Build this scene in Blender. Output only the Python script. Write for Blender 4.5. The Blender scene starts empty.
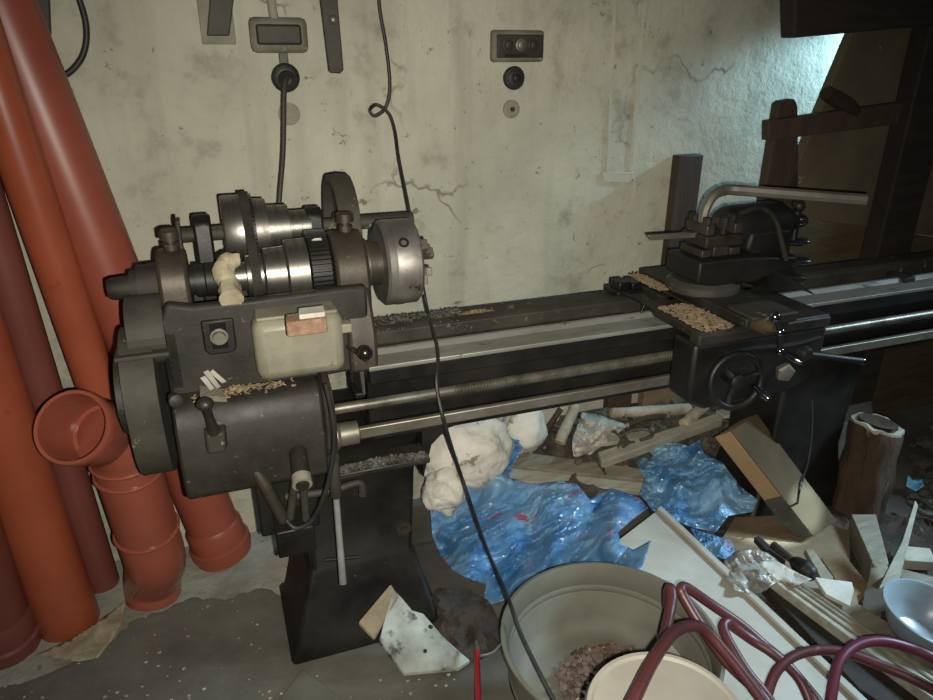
import bpy, bmesh, math, random
from math import sin, cos, tan, pi, radians, sqrt, atan2
from mathutils import Vector as V3, Matrix, noise, geometry
random.seed(7)
SC = bpy.context.scene
COL = SC.collection
# ------------------------------------------------------------------ frames
# Camera: 1.5 m above the floor, pitched down 23 degrees. Everything is built in the
# frame of the lathe: u along the bed, v from its front face to the wall, z up.
H, PIT, F, AL = 1.5, radians(23), 700.0, radians(20)
OX, OY = -0.0683, 1.4839
A, B = (cos(AL), sin(AL)), (-sin(AL), cos(AL))
LM = Matrix.Translation((OX, OY, 0)) @ Matrix.Rotation(AL, 4, 'Z')
def ray(x, y):
    X = (x-466.5)/F; Y = (350-y)/F
    return (X, cos(PIT)+Y*sin(PIT), -sin(PIT)+Y*cos(PIT))
def loc(p):
    dx, dy = p[0]-OX, p[1]-OY
    return V3((dx*A[0]+dy*A[1], dx*B[0]+dy*B[1], p[2]))
CAM = loc((0, 0, H))
def at(x, y, z):                # point of the place at height z seen at x, y
    d = ray(x, y); t = (z-H)/d[2]
    return loc((d[0]*t, d[1]*t, z))
def av(x, y, v):                # point at distance v behind the lathe front
    d = ray(x, y); e = d[0]*B[0]+d[1]*B[1]; t = (v-CAM[1])/e
    return loc((d[0]*t, d[1]*t, H+d[2]*t))
# ------------------------------------------------------------------ materials
def lin(c):
    if isinstance(c, str):
        c = [int(c[i:i+2], 16)/255 for i in (0, 2, 4)]
        c = [x/12.92 if x <= .04045 else ((x+.055)/1.055)**2.4 for x in c]
    return (*c, 1)
def mat(name, c1, c2=None, scale=8, rough=.6, metal=0, bump=.15, c3=None, s3=40, t3=.62, spec=.5,
        stretch=(1, 1, 1), bdist=.01, w3=.06, lo=.35, hi=.65, crack=None, cscale=5, rough2=None, streak=None, speck=None):
    m = bpy.data.materials.new(name); m.use_nodes = True
    nt = m.node_tree; N = nt.nodes; L = nt.links
    b = N['Principled BSDF']
    tc = N.new('ShaderNodeTexCoord'); mp = N.new('ShaderNodeMapping'); mp.inputs['Scale'].default_value = stretch
    L.new(tc.outputs['Object'], mp.inputs[0])
    def nz(s, d=6, r=.6):
        n = N.new('ShaderNodeTexNoise'); n.inputs['Scale'].default_value = s
        n.inputs['Detail'].default_value = d; n.inputs['Roughness'].default_value = r
        L.new(mp.outputs[0], n.inputs['Vector']); return n.outputs[0]
    def ramp(src, a, bb):
        r = N.new('ShaderNodeMapRange'); r.inputs[1].default_value = a; r.inputs[2].default_value = bb
        L.new(src, r.inputs[0]); return r.outputs[0]
    def mix(fac, a, bb):
        x = N.new('ShaderNodeMix'); x.data_type = 'RGBA'
        L.new(fac, x.inputs[0])
        for v, i in ((a, 6), (bb, 7)):
            if isinstance(v, tuple): x.inputs[i].default_value = v
            else: L.new(v, x.inputs[i])
        return x.outputs[2]
    n1 = nz(scale); col = lin(c1)
    if c2 is not None:
        f = ramp(n1, lo, hi); col = mix(f, lin(c1), lin(c2))
        if rough2 is not None:
            rr = N.new('ShaderNodeMapRange'); rr.inputs[3].default_value = rough; rr.inputs[4].default_value = rough2
            L.new(f, rr.inputs[0]); L.new(rr.outputs[0], b.inputs['Roughness'])
    if streak is not None:
        m2 = N.new('ShaderNodeMapping'); m2.inputs['Scale'].default_value = (7, 7, .7); L.new(tc.outputs['Object'], m2.inputs[0])
        n = N.new('ShaderNodeTexNoise'); n.inputs['Scale'].default_value = 2.2; n.inputs['Detail'].default_value = 7; L.new(m2.outputs[0], n.inputs['Vector'])
        col = mix(ramp(n.outputs[0], .5, .75), col, lin(streak))
    if c3 is not None:
        col = mix(ramp(nz(s3, 4, .7), t3, t3+w3), col, lin(c3))
    if speck is not None:
        col = mix(ramp(nz(26, 5, .75), .635, .70), col, lin(speck)); col = mix(ramp(nz(60, 3, .6), .68, .74), col, lin(c1))
    if crack is not None:
        wv = N.new('ShaderNodeTexVoronoi'); wv.feature = 'DISTANCE_TO_EDGE'; wv.inputs['Scale'].default_value = cscale
        dn = N.new('ShaderNodeTexNoise'); dn.inputs['Scale'].default_value = 9; dn.inputs['Detail'].default_value = 5
        L.new(mp.outputs[0], dn.inputs['Vector'])
        va = N.new('ShaderNodeVectorMath'); va.operation = 'MULTIPLY_ADD'; va.inputs[1].default_value = (.16,)*3
        L.new(dn.outputs['Color'], va.inputs[0]); L.new(mp.outputs[0], va.inputs[2]); L.new(va.outputs[0], wv.inputs['Vector'])
        cr = ramp(wv.outputs[0], .012, .0)
        mk = N.new('ShaderNodeMath'); mk.operation = 'MULTIPLY'; L.new(cr, mk.inputs[0]); L.new(ramp(nz(2.3, 3), .56, .64), mk.inputs[1])
        col = mix(mk.outputs[0], col, lin(crack))
    if isinstance(col, tuple): b.inputs['Base Color'].default_value = col
    else: L.new(col, b.inputs['Base Color'])
    if rough2 is None or c2 is None: b.inputs['Roughness'].default_value = rough
    b.inputs['Metallic'].default_value = metal
    b.inputs['Specular IOR Level'].default_value = spec
    if bump:
        bp = N.new('ShaderNodeBump'); bp.inputs['Strength'].default_value = bump; bp.inputs['Distance'].default_value = bdist
        L.new(nz(scale*4, 8, .65), bp.inputs['Height']); L.new(bp.outputs[0], b.inputs['Normal'])
    return m
M = {}
M['iron'] = mat('grimy_iron', '211f1a', '302c24', 9, .5, .2, .25, '5c5342', 48, .64, bdist=.004, rough2=.7)
M['black'] = mat('black_iron', '141312', '221f1a', 7, .42, .25, .2, '4a463c', 40, .68, bdist=.003, rough2=.6)
M['dust'] = mat('dusty_iron', '3f3b30', '2b2721', 10, .7, .1, .3, '757059', 22, .62, bdist=.004)
M['rustiron'] = mat('brown_iron', '4a4136', '37322a', 12, .5, .4, .25, '6f6552', 30, .64, bdist=.003)
M['steel'] = mat('worn_steel', '8d8a82', '6a665d', 14, .3, .9, .05, stretch=(8, 1, 1), bdist=.002, rough2=.42)
M['chuck'] = mat('chuck_steel', '98968f', '66615a', 9, .36, .6, .1, '3a342c', 14, .62, bdist=.002, rough2=.5)
M['way'] = mat('bed_way', '93928a', '77746a', 7, .42, .35, .08, '4a4740', 26, .62, bdist=.002, rough2=.6, stretch=(.5, 2, 1))
M['dullsteel'] = mat('dull_steel', '8b857a', '6b6558', 9, .45, .6, .1, stretch=(1, 1, 1), bdist=.002)
M['screw'] = mat('screw_steel', '8a8578', '5f5a4e', 16, .4, .7, .05, bdist=.001)
M['white_paint'] = mat('dirty_white_paint', '85816f', '706c5c', 12, .45, 0, .3, '5a5546', 16, .63, bdist=.004)
M['rag'] = mat('cream_rag', 'a79d84', '8b8069', 25, .9, 0, .5, bdist=.004)
M['brass'] = mat('dull_brass', '6d6148', '4d4637', 20, .4, .6, .05)
M['chrome'] = mat('bright_handle', '9a9a9c', '707074', 20, .18, 1, .0)
M['bright'] = mat('bright_steel', 'a5a5a2', '84837d', 12, .3, .35, 0)
M['housing'] = mat('painted_housing', '77756a', '63614f', 14, .8, 0, .4, '8f8d7e', 18, .62)
M['black_plastic'] = mat('black_plastic', '161616', None, 8, .25, 0, 0)
M['rubber'] = mat('black_rubber', '1a1917', '2a2825', 30, .55, 0, .1, bdist=.001)
M['belt'] = mat('belt_leather', '2e2a23', '1f1c18', 30, .8, 0, .3)
M['wood_chip'] = mat('wood_chip', '9a8568', '75614a', 60, .8, 0, 0)
M['pale_chip'] = mat('pale_chip', 'b0a48f', '7a7060', 60, .8, 0, 0)
M['bright_chip'] = mat('metal_chip', '9a968c', '5a564c', 60, .4, .6, 0)
M['plaster'] = mat('old_plaster', 'b9b7a4', 'a5a391', 3.5, .85, 0, .5, '767262', 7, .565, bdist=.02, w3=.3, crack='757164', cscale=1.7, streak='a09d8b', speck='6d695b')
M['plaster2'] = mat('brown_plaster', '5f5540', '4b4231', 3, .85, 0, .35, '9a907a', 9, .66, bdist=.01, w3=.06)
M['floor'] = mat('dirty_concrete', '68655b', '45423a', 2.6, .85, 0, .5, '8c897d', 19, .68, bdist=.012, w3=.08, crack='2c2a25', cscale=1.6)
M['pvc'] = mat('orange_pvc', '9b5037', '8f472f', 4, .34, 0, .03, '5e3322', 7, .645, bdist=.003, w3=.12)
M['pvc_brown'] = mat('brown_pvc', '744139', '6b3b34', 4, .36, 0, .03, '6a3429', 9, .68, bdist=.003, w3=.1)
M['pvc_fit'] = mat('terracotta_pvc', '94513f', '884838', 5, .22, 0, .02, 'c9b7a4', 24, .735, bdist=.002, w3=.02)
M['pvc_red'] = mat('red_brown_pvc', '8f4a37', '824233', 4, .4, 0, .03, '703724', 8, .68, bdist=.003, w3=.12)
M['wood_dark'] = mat('dark_wood', '2c231b', '201913', 6, .8, 0, .4, stretch=(1, 6, 6), bdist=.006)
M['boarding'] = mat('brown_boarding', '57482f', '43361f', 6, .8, 0, .3, stretch=(1, 6, 6), bdist=.004)
M['wood_post'] = mat('brown_wood', '46362a', '362a20', 5, .8, 0, .4, stretch=(6, 6, 1), bdist=.006)
M['wood_grey'] = mat('grey_wood', '86806f', '6c6556', 5, .8, 0, .4, '67604f', 12, .66, stretch=(1.5, 8, 8), bdist=.004)
M['wood_tan'] = mat('tan_board', '7f6d52', '6b5a41', 5, .9, 0, .25, '968769', 14, .66, stretch=(2, 5, 5), bdist=.004)
M['wood_pale'] = mat('pale_wood', 'a8a495', '8d8878', 6, .7, 0, .25, '8a8371', 12, .66, stretch=(2, 7, 7), bdist=.003)
M['bark'] = mat('bark', '4f3b2a', '33251a', 9, .9, 0, .9, '7a705f', 20, .64, stretch=(1, 1, .4), bdist=.02)
M['birch'] = mat('birch_bark', 'b4aa99', '8a7d69', 14, .85, 0, .5, '544636', 25, .63, bdist=.006)
M['cutwood'] = mat('cut_wood', 'cdbb98', 'a98f68', 25, .8, 0, .2)
M['cardboard'] = mat('cardboard', 'a5875f', '917450', 6, .8, 0, .1, bdist=.002)
M['box_top'] = mat('grey_brown_board', '564a37', '473d2d', 5, .95, 0, .1, '6a5f4a', 15, .68, bdist=.002, spec=.15)
M['panel'] = mat('pale_panel', 'aca89b', '989384', 5, .6, 0, .2, '8b8471', 16, .66, bdist=.003)
M['tub'] = mat('grey_zinc', '6a695c', '57554a', 5, .75, 0, .2, '5d594c', 12, .62, bdist=.004, w3=.2)
M['lid'] = mat('cream_lid', '99958a', '898578', 5, .6, 0, .12, '877e63', 22, .7, bdist=.002)
M['pail'] = mat('white_pail', 'a9a493', '989380', 6, .5, 0, .1)
M['hose'] = mat('maroon_hose', '562c2d', '482627', 12, .42, 0, .05, '7d565a', 14, .66, bdist=.001)
M['hose2'] = mat('purple_hose', '602a3c', '522635', 12, .38, 0, .05, '7d5a6a', 14, .68, bdist=.001)
M['hose_red'] = mat('red_hose', 'a81f2e', '8a1c28', 12, .35, 0, .0)
M['sack'] = mat('white_lime', 'dfdbcf', 'c8c3b4', 6, .9, 0, .7, '8f866f', 11, .6, bdist=.012)
M['paper'] = mat('torn_paper', 'c2beb2', 'a49f92', 9, .7, 0, .3, '7b766a', 18, .66, bdist=.005)
M['film'] = mat('dirty_film', '97958e', '76736a', 9, .3, 0, .3, 'c9c6bd', 13, .6, bdist=.006)
M['enamel'] = mat('enamel', '8c989e', '7b878d', 4, .3, 0, .08, '8b8f8c', 20, .68, bdist=.002)
M['dustfloor'] = mat('pale_floor_dust', 'a19e91', '7d7a6e', 5, .9, 0, .7, '4f4c43', 14, .62, bdist=.012, w3=.1)
M['rubble'] = mat('rubble_dirt', '6f695c', '4b453a', 9, .95, 0, 1., 'b5b0a2', 22, .63, bdist=.03)
M['dirt'] = mat('brown_dirt', '4a4036', '352d25', 12, .95, 0, 1., '857a69', 30, .66, bdist=.02)
M['concrete_lump'] = mat('grey_lump', '7b7c7c', '5f6062', 7, .9, 0, .5)
M['greenmetal'] = mat('scratched_plate', 'a7aa9e', '74756a', 9, .6, .1, .5, '413e37', 13, .565, bdist=.004, w3=.1)
M['tanblock'] = mat('tan_block', '9a8c70', '7d705a', 14, .8, 0, .4)
M['bag'] = mat('blue_bag_shaded', '3d6f9e', '86aec9', 4, .3, 0, .12, 'a2506c', 7, .6, bdist=.004, w3=.05, spec=.7, stretch=(1, 2.2, 1), lo=.4, hi=.7)  # streaks of deep and light blue put fold shading into the colour; pink is print
M['bag2'] = mat('blue_bag_shaded_pale', '4f7fa8', '93b7cc', 5, .3, 0, .25, '9a5068', 9, .65, bdist=.004, w3=.05, spec=.7, stretch=(2, 1, 1), lo=.4, hi=.7)  # paler pair of blues, shade of the folds again coloured in by noise
M['cyan'] = mat('cyan_scrap', '7fc7dc', '5aa7c4', 8, .4, 0, .1)
M['grey_plastic'] = mat('grey_switch', '5a5a50', '45453d', 12, .6, 0, .2, '76745f', 22, .64)
M['strip'] = mat('wall_iron', '3b382f', '2d2a23', 10, .6, .2, .2, bdist=.003)
M['patch'] = mat('grey_mortar', '918f7f', '7a786a', 12, .9, 0, .5)
M['brush_pad'] = mat('brush_bristles', '9a7a62', '7d6250', 60, .9, 0, .6)
# ------------------------------------------------------------------ mesh builder (lathe frame)
class MB:
    def __init__(s): s.bm = bmesh.new()
    def faces(s, vs, fs):
        bv = [s.bm.verts.new(v) for v in vs]
        for f in fs:
            try: s.bm.faces.new([bv[i] for i in f])
            except ValueError: pass
        return s
    def hull(s, top, bot):
        n = len(top); vs = list(top)+list(bot)
        fs = [tuple(range(n)), tuple(range(2*n-1, n-1, -1))]+[(i, n+i, n+(i+1) % n, (i+1) % n) for i in range(n)]
        return s.faces(vs, fs)
    def box(s, u0, u1, v0, v1, z0, z1):
        return s.hull([(u0, v0, z1), (u1, v0, z1), (u1, v1, z1), (u0, v1, z1)], [(u0, v0, z0), (u1, v0, z0), (u1, v1, z0), (u0, v1, z0)])
    def slab(s, px, z, th):                     # a board whose upper face has these corners
        zz = z if isinstance(z, (list, tuple)) else [z]*len(px)
        t = [at(x, y, q) for (x, y), q in zip(px, zz)]
        n = (t[1]-t[0]).cross(t[-1]-t[0])
        if n.z < 0: n = -n
        n.normalize()
        return s.hull(t, [p-n*th for p in t])
    def prism(s, poly, ax, a, b):
        k = {'u': lambda p, c: (c, p[0], p[1]), 'v': lambda p, c: (p[0], c, p[1]), 'z': lambda p, c: (p[0], p[1], c)}[ax]
        return s.hull([k(p, a) for p in poly], [k(p, b) for p in poly])
    def rev(s, p, d, prof, n=28, caps=True):     # revolve (t, r) pairs along direction d from p
        p = V3(p); d = V3(d).normalized()
        x = d.orthogonal().normalized(); y = d.cross(x)
        rings = [[p+d*t+(x*cos(2*pi*i/n)+y*sin(2*pi*i/n))*r for i in range(n)] for t, r in prof]
        vs = [v for r in rings for v in r]; fs = []
        for k in range(len(prof)-1):
            fs += [(k*n+i, k*n+(i+1) % n, (k+1)*n+(i+1) % n, (k+1)*n+i) for i in range(n)]
        if caps: fs += [tuple(range(n-1, -1, -1)), tuple(range((len(prof)-1)*n, len(prof)*n))]
        return s.faces(vs, fs)
    def cyl(s, p, q, r, r1=None, n=24):
        p = V3(p); q = V3(q); l = (q-p).length
        return s.rev(p, q-p, [(0, r), (l, r if r1 is None else r1)], n)
    def tube(s, pts, r, n=10, closed=False, sub=8, smooth=True):
        P = [V3(p) for p in pts]
        rs = r if isinstance(r, (list, tuple)) else [r]*len(P)
        if smooth and len(P) > 2:
            Q, R = [], []; m = len(P); last = m if closed else m-1
            for i in range(last):
                g = lambda j: P[j % m] if closed else P[max(0, min(m-1, j))]
                a, b, c, d = g(i-1), g(i), g(i+1), g(i+2)
                for k in range(sub):
                    t = k/sub
                    Q.append(.5*((2*b)+(c-a)*t+(2*a-5*b+4*c-d)*t*t+(3*b-a-3*c+d)*t**3))
                    R.append(rs[i]*(1-t)+rs[(i+1) % m]*t)
            if not closed: Q.append(P[-1]); R.append(rs[-1])
            P, rs = Q, R
        m = len(P); nrm = None; rings = []
        for i in range(m):
            t = (P[(i+1) % m]-P[i-1]) if closed else P[min(i+1, m-1)]-P[max(i-1, 0)]
            if t.length < 1e-9: t = V3((0, 0, 1))
            t.normalize()
            nrm = t.orthogonal() if nrm is None else nrm-t*nrm.dot(t)
            if nrm.length < 1e-6: nrm = t.orthogonal()
            nrm.normalize(); y = t.cross(nrm)
            rings.append([P[i]+(nrm*cos(2*pi*k/n)+y*sin(2*pi*k/n))*rs[i] for k in range(n)])
        vs = [v for q in rings for v in q]; fs = []
        for i in range(m if closed else m-1):
            j = (i+1) % m
            fs += [(i*n+k, i*n+(k+1) % n, j*n+(k+1) % n, j*n+k) for k in range(n)]
        if not closed: fs += [tuple(range(n-1, -1, -1)), tuple(range((m-1)*n, m*n))]
        return s.faces(vs, fs)
    def blob(s, c, rad, amp=.2, sc=6, sub=4, seed=0, cut=None):
        g = bmesh.ops.create_icosphere(s.bm, subdivisions=sub, radius=1)
        c = V3(c); rad = V3(rad) if not isinstance(rad, (int, float)) else V3((rad,)*3)
        for v in g['verts']:
            d = v.co.copy(); k = 1+amp*noise.fractal(d*sc*.3+V3((seed, seed*2.1, 0)), 1, 2, 5)
            v.co = V3((d.x*rad.x*k, d.y*rad.y*k, d.z*rad.z*k))+c
            if cut is not None and v.co.z < cut: v.co.z = cut
        return s
    def ball(s, c, r, sub=3): return s.blob(c, r, 0, 1, sub)
BASE = {}
def setp(o, label=None, cat=None, group=None, kind=None):
    for k, v in (('label', label), ('category', cat), ('group', group), ('kind', kind)):
        if v: o[k] = v
def thing(name, label, cat, base, group=None):
    o = bpy.data.objects.new(name, None); COL.objects.link(o); o.empty_display_size = .05
    BASE[o.name] = V3(base); o.matrix_world = LM @ Matrix.Translation(V3(base))
    setp(o, label, cat, group); return o
def obj(name, mb, m, parent=None, bev=0, label=None, cat=None, group=None, kind=None, ang=38, solid=0, flat=False):
    bm = mb.bm
    bmesh.ops.recalc_face_normals(bm, faces=bm.faces[:])
    if parent is None:
        xs = [v.co for v in bm.verts]
        base = V3(((min(p.x for p in xs)+max(p.x for p in xs))/2, (min(p.y for p in xs)+max(p.y for p in xs))/2, min(p.z for p in xs)))
    else: base = BASE[parent.name]
    bmesh.ops.translate(bm, verts=bm.verts[:], vec=-base)
    me = bpy.data.meshes.new(name); bm.to_mesh(me); bm.free()
    if not flat:
        for p in me.polygons: p.use_smooth = True
        me.set_sharp_from_angle(angle=radians(ang))
    me.materials.append(M[m] if isinstance(m, str) else m)
    o = bpy.data.objects.new(name, me); COL.objects.link(o); BASE[o.name] = base
    if parent is None: o.matrix_world = LM @ Matrix.Translation(base)
    else: o.parent = parent
    if solid:
        s = o.modifiers.new('thickness', 'SOLIDIFY'); s.thickness = solid; s.offset = -1
    if bev:
        b = o.modifiers.new('edge', 'BEVEL'); b.width = bev; b.segments = 2; b.limit_method = 'ANGLE'; b.angle_limit = radians(40)
    setp(o, label, cat, group, kind); return o
def inpoly(x, y, P):
    c = False; j = len(P)-1
    for i in range(len(P)):
        if (P[i][1] > y) != (P[j][1] > y) and x < (P[j][0]-P[i][0])*(y-P[i][1])/(P[j][1]-P[i][1])+P[i][0]: c = not c
        j = i
    return c
def folds(k, seed):                             # creased facets: distance between the two nearest seeds, three sizes
    h = 0; w = noise.noise_vector(k*.06+V3((seed, 0, 0)))*2.2
    for a_, f_, g_ in ((1, .58, 0), (.5, 1.25, 1.1), (.22, 2.7, 2.3)):
        a = g_+seed+1.2*noise.noise(k*.05+V3((seed, g_, 2))); c, d = cos(a), sin(a)
        x, y = (k.x+w.x)*c+(k.y+w.y)*d, (k.y+w.y)*c-(k.x+w.x)*d
        ds = noise.voronoi(V3((x*f_*.62, y*f_*1.3, seed*1.7+g_)))[0]
        h += a_*(ds[1]-ds[0])*(1 if g_ != 1.1 else -1)
    return h*.95-.3
def sheet(poly, anch, step=4, amp=.02, sc=9, seed=0, rag=0, ridge=True, edge0=False, fold=False):
    """a crumpled sheet or mound: outline and heights given at points of the floor"""
    pts = []
    n = len(poly)
    for i in range(n):
        (x0, y0), (x1, y1) = poly[i], poly[(i+1) % n]
        k = max(1, int(math.hypot(x1-x0, y1-y0)/step))
        for j in range(k):
            t = j/k; r = rag*step if j else 0
            pts.append((x0+(x1-x0)*t+random.uniform(-r, r), y0+(y1-y0)*t+random.uniform(-r, r)))
    nb = len(pts); B_ = pts[:]
    xs = [p[0] for p in B_]; ys = [p[1] for p in B_]
    y = min(ys); row = 0
    while y < max(ys):
        x = min(xs)+(row % 2)*step*.5
        while x < max(xs):
            q = (x+random.uniform(-.2, .2)*step, y+random.uniform(-.2, .2)*step)
            if inpoly(*q, B_) and min((q[0]-p[0])**2+(q[1]-p[1])**2 for p in B_) > (step*.45)**2: pts.append(q)
            x += step
        y += step*.8; row += 1
    vs, es, fs, *_ = geometry.delaunay_2d_cdt([V3((p[0], p[1])).to_2d() if False else V3((p[0], p[1], 0)).to_2d() for p in pts], [(i, (i+1) % nb) for i in range(nb)], [], 1, 1e-4)
    out = []
    for i, p in enumerate(vs):
        W = Z = 0
        for ax, ay, az in anch:
            w = 1/((p.x-ax)**2+(p.y-ay)**2+6)**1.3; W += w; Z += w*az
        z = Z/W
        q = at(p.x, p.y, z); k = V3((q.x*sc+seed, q.y*sc-seed, z*sc))
        if fold: h = amp*folds(k, seed)
        elif ridge:
            h = 0; a_ = 1; f_ = 1
            for o_ in range(4):
                h += a_*(1-2.6*abs(noise.noise(k*f_+V3((o_*7.1, seed, 3))))); a_ *= .42; f_ *= 2.1
            h *= amp
        else: h = amp*noise.fractal(k, 1, 2, 5)
        if edge0:
            dd = min(math.hypot(p.x-b[0], p.y-b[1]) for b in B_); h *= min(1, dd/12)
        o_ = at(p.x, p.y, max(.004, z+h)); o_.y = min(o_.y, .652); out.append(o_)
    mb = MB(); mb.faces(out, [tuple(f) for f in fs]); return mb
def flecks(mb, n, fn, size, flat=.5, seed=1):
    R = random.Random(seed)
    for i in range(n):
        c = V3(fn(R)); s = size*R.uniform(.5, 1.5); a = R.uniform(0, 2*pi)
        x = V3((cos(a), sin(a), R.uniform(-flat, flat)))*s; y = V3((-sin(a), cos(a), R.uniform(-flat, flat)))*s*R.uniform(.25, .6)
        n_ = V3((0, 0, s*.12)); c = c+V3((0, 0, s*flat*.6+.0004))
        t = [c-x-y, c+x-y, c+x+y, c-x+y]
        mb.hull([p+n_ for p in t], [p-n_ for p in t])
    return mb
def mound(u0, u1, v0, v1, h):                    # height field over a rectangle of a surface
    pass
# ------------------------------------------------------------------ room
WV = .66
obj('floor', MB().box(-1.7, 5, -2.6, WV, -.1, 0), 'floor', kind='structure')
obj('wall_back', MB().box(-1.7, 5, WV, WV+.2, 0, 2.7), 'plaster', kind='structure')
obj('wall_left', MB().box(-1.9, -1.7, -2.6, WV+.2, 0, 2.7), 'plaster', kind='structure')
# plastered-over cable chase on the wall
def onwall(px, d=0): return [av(x, y, WV-d) for x, y in px]
mb = MB()
for xa, xb, xc, xd in ((613, 617, 606, 609), (645, 649, 628, 632)):
    q = [av(xa, -10, WV), av(xb, -10, WV), av(xd, 172, WV), av(xc, 172, WV)]
    mb.hull([p-V3((0, .003, 0)) for p in q], q)
q = [av(602, 172, WV), av(634, 172, WV), av(632, 183, WV), av(604, 182, WV)]
mb.hull([p-V3((0, .004, 0)) for p in q], q)
obj('trim_1', mb, 'plaster', bev=.004, kind='structure')
# slanted plastered panel at the right, dark timber
def vslab(px, v, th):
    q = [av(x, y, v) for x, y in px]; return MB().hull(q, [p+V3((0, th, 0)) for p in q])
PV = .42
q = [av(855, 28, PV), av(960, 20, PV), av(960, 240, PV), av(797, 217, PV), av(783, 200, PV)]
obj('wall_slanted', MB().hull(q, [p+V3((0, .035, 0)) for p in q]), 'plaster2', bev=.003, kind='structure')
BV_ = .56
q = [av(793, 212, BV_), av(860, 225, BV_), av(1000, 250, BV_), V3((3.6, BV_, 0)), V3((av(793, 212, BV_).x, BV_, 0))]
obj('wall_right', MB().hull(q, [p+V3((0, .03, 0)) for p in q]), 'boarding', bev=.003, kind='structure')
q = av(905, 120, .36)
obj('timber_post', MB().box(q.x, q.x+.16, .345, .415, 0, 2.3), 'wood_dark', bev=.006,
    label='dark upright timber post at the right edge of the photo', cat='post')
q = [av(795, -40, .345), av(970, -40, .345), av(970, 22, .345), av(795, 38, .345)]
obj('timber_beam', MB().hull(q, [p+V3((0, .06, 0)) for p in q]), 'wood_dark', bev=.006,
    label='dark thick beam across the top right corner', cat='beam')
q = [av(779, 104, .42), av(783, 101, .42), av(795, 99, .42), av(798, 106, .42), av(799, 200, .42)]
zb = [V3((q[4].x+.01, .42, 0)), V3((q[0].x+.005, .42, 0))]
obj('batten_upright', MB().hull(q+zb, [p+V3((0, .035, 0)) for p in q+zb]), 'wood_post', bev=.004,
    label='short brown upright timber crossed by the horizontal rail', cat='timber')
q = [av(769, 121, .385), av(945, 96, .385), av(945, 118, .385), av(769, 141, .385)]
obj('timber_rail', MB().hull(q, [p+V3((0, .035, 0)) for p in q]), 'wood_post', bev=.004,
    label='dark brown horizontal rail crossing in front of the slanting panel', cat='rail')
obj('rail_knob', MB().tube([av(826, 93, .39), av(836, 99, .395), av(848, 106, .395), av(856, 112, .395)], [.022, .026, .026, .018], n=8), 'wood_dark',
    label='stubby dark block of wood sitting on the horizontal rail', cat='block')
q = [av(680, 156, WV-.045), av(704, 156, WV-.045)]
obj('wooden_plank', MB().box(q[0].x, q[1].x, WV-.045, WV-.002, 0, q[0].z), 'wood_post', bev=.004,
    label='brown wooden plank standing against the wall behind the tool post', cat='plank')
# ------------------------------------------------------------------ things on the wall
def wbox(px0, px1, d0, d1):
    a = av(*px0, WV); b = av(*px1, WV)
    return MB().box(a.x, b.x, WV-d1, WV-d0, b.z, a.z)
mb = MB(); a = av(211, -20, WV); b = av(229, 36, WV)
mb.hull([(a.x, WV-.02, a.z), (a.x+.06, WV-.02, a.z), (b.x, WV-.02, b.z), (b.x-.055, WV-.02, b.z)], [(a.x, WV, a.z), (a.x+.06, WV, a.z), (b.x, WV, b.z), (b.x-.055, WV, b.z)])
t = thing('wall_bracket', 'flat dark iron bracket in a mortar recess at the top left of the wall', 'bracket', (b.x-.03, WV, b.z))
obj('iron_bar', mb, 'strip', t, .003)
mb = MB(); mb.box(b.x-.068, b.x+.016, WV-.006, WV, b.z-.02, a.z); obj('mortar_patch', mb, 'patch', t, .004)
a = av(330, -20, WV); b = av(335, 72, WV)
t = thing('wall_bracket', 'long flat iron strap with a bolt right of the cable junction box', 'bracket', (b.x, WV, b.z))
mb = MB(); mb.prism([(a.x-.035, a.z), (a.x+.013, a.z), (b.x+.022, b.z+.006), (b.x+.012, b.z-.004), (b.x-.016, b.z-.002), (b.x-.02, b.z+.004)], 'v', WV, WV-.016)
obj('iron_bar', mb, 'strip', t, .003)
c = av(332, 20, WV); obj('bolt', MB().rev((c.x, WV-.014, c.z), (0, -1, 0), [(0, .012), (.006, .012), (.012, .008), (.014, .003)], 12), 'dullsteel', t)
# junction box with rod
a = av(247, 17, WV); b = av(308, 53, WV); cx = (a.x+b.x)/2
t = thing('junction_box', 'grey rounded cable junction box with a recessed lid high on the wall', 'junction box', (cx, WV, b.z))
mb = MB(); mb.box(a.x, b.x, WV-.03, WV, b.z, a.z); obj('housing', mb, 'housing', t, .014)
a2 = av(255, 24, WV-.03); b2 = av(302, 45, WV-.03)
obj('lid', MB().box(a2.x, b2.x, WV-.04, WV-.028, b2.z, a2.z), 'strip', t, .006)
mb = MB(); mb.tube([(cx-.005, WV-.012, a.z-.01), (cx-.01, WV-.014, a.z+.03), (cx-.008, WV-.012, a.z+.2)], .012); obj('cable', mb, 'patch', t)
g = av(285, 77, WV)
t2 = thing('rod_switch', 'round rubber gland on the wall with a long thin rod hanging down', 'switch', (g.x, WV, g.z-.04))
obj('gland', MB().rev((g.x, WV, g.z), (0, -1, -.15), [(0, .036), (.012, .038), (.018, .034), (.02, .028), (.028, .028), (.03, .022), (.04, .02), (.046, .012), (.05, .01)], 28), 'rubber', t2)
e = av(279, 212, WV-.12); e2 = av(284, 90, WV-.06)
obj('rod', MB().tube([(g.x, WV-.045, g.z), e2, (e2+e)/2+V3((.004, 0, 0)), e, e-V3((.0, 0, .12))], [.009, .008, .0075, .007, .007], sub=6), 'strip', t2)
obj('neck', MB().box(g.x-.012, g.x+.012, WV-.012, WV, g.z+.03, b.z+.002), 'grey_plastic', t2, .003)
g = av(289, 114, WV)
obj('cable_plug', MB().rev((g.x, WV, g.z), (0, -1, 0), [(0, .03), (.006, .03), (.008, .026), (.007, .018), (.009, .008)], 24), 'patch',
    label='round grey mortar plug on the wall behind the hanging rod', cat='plug')
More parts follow.
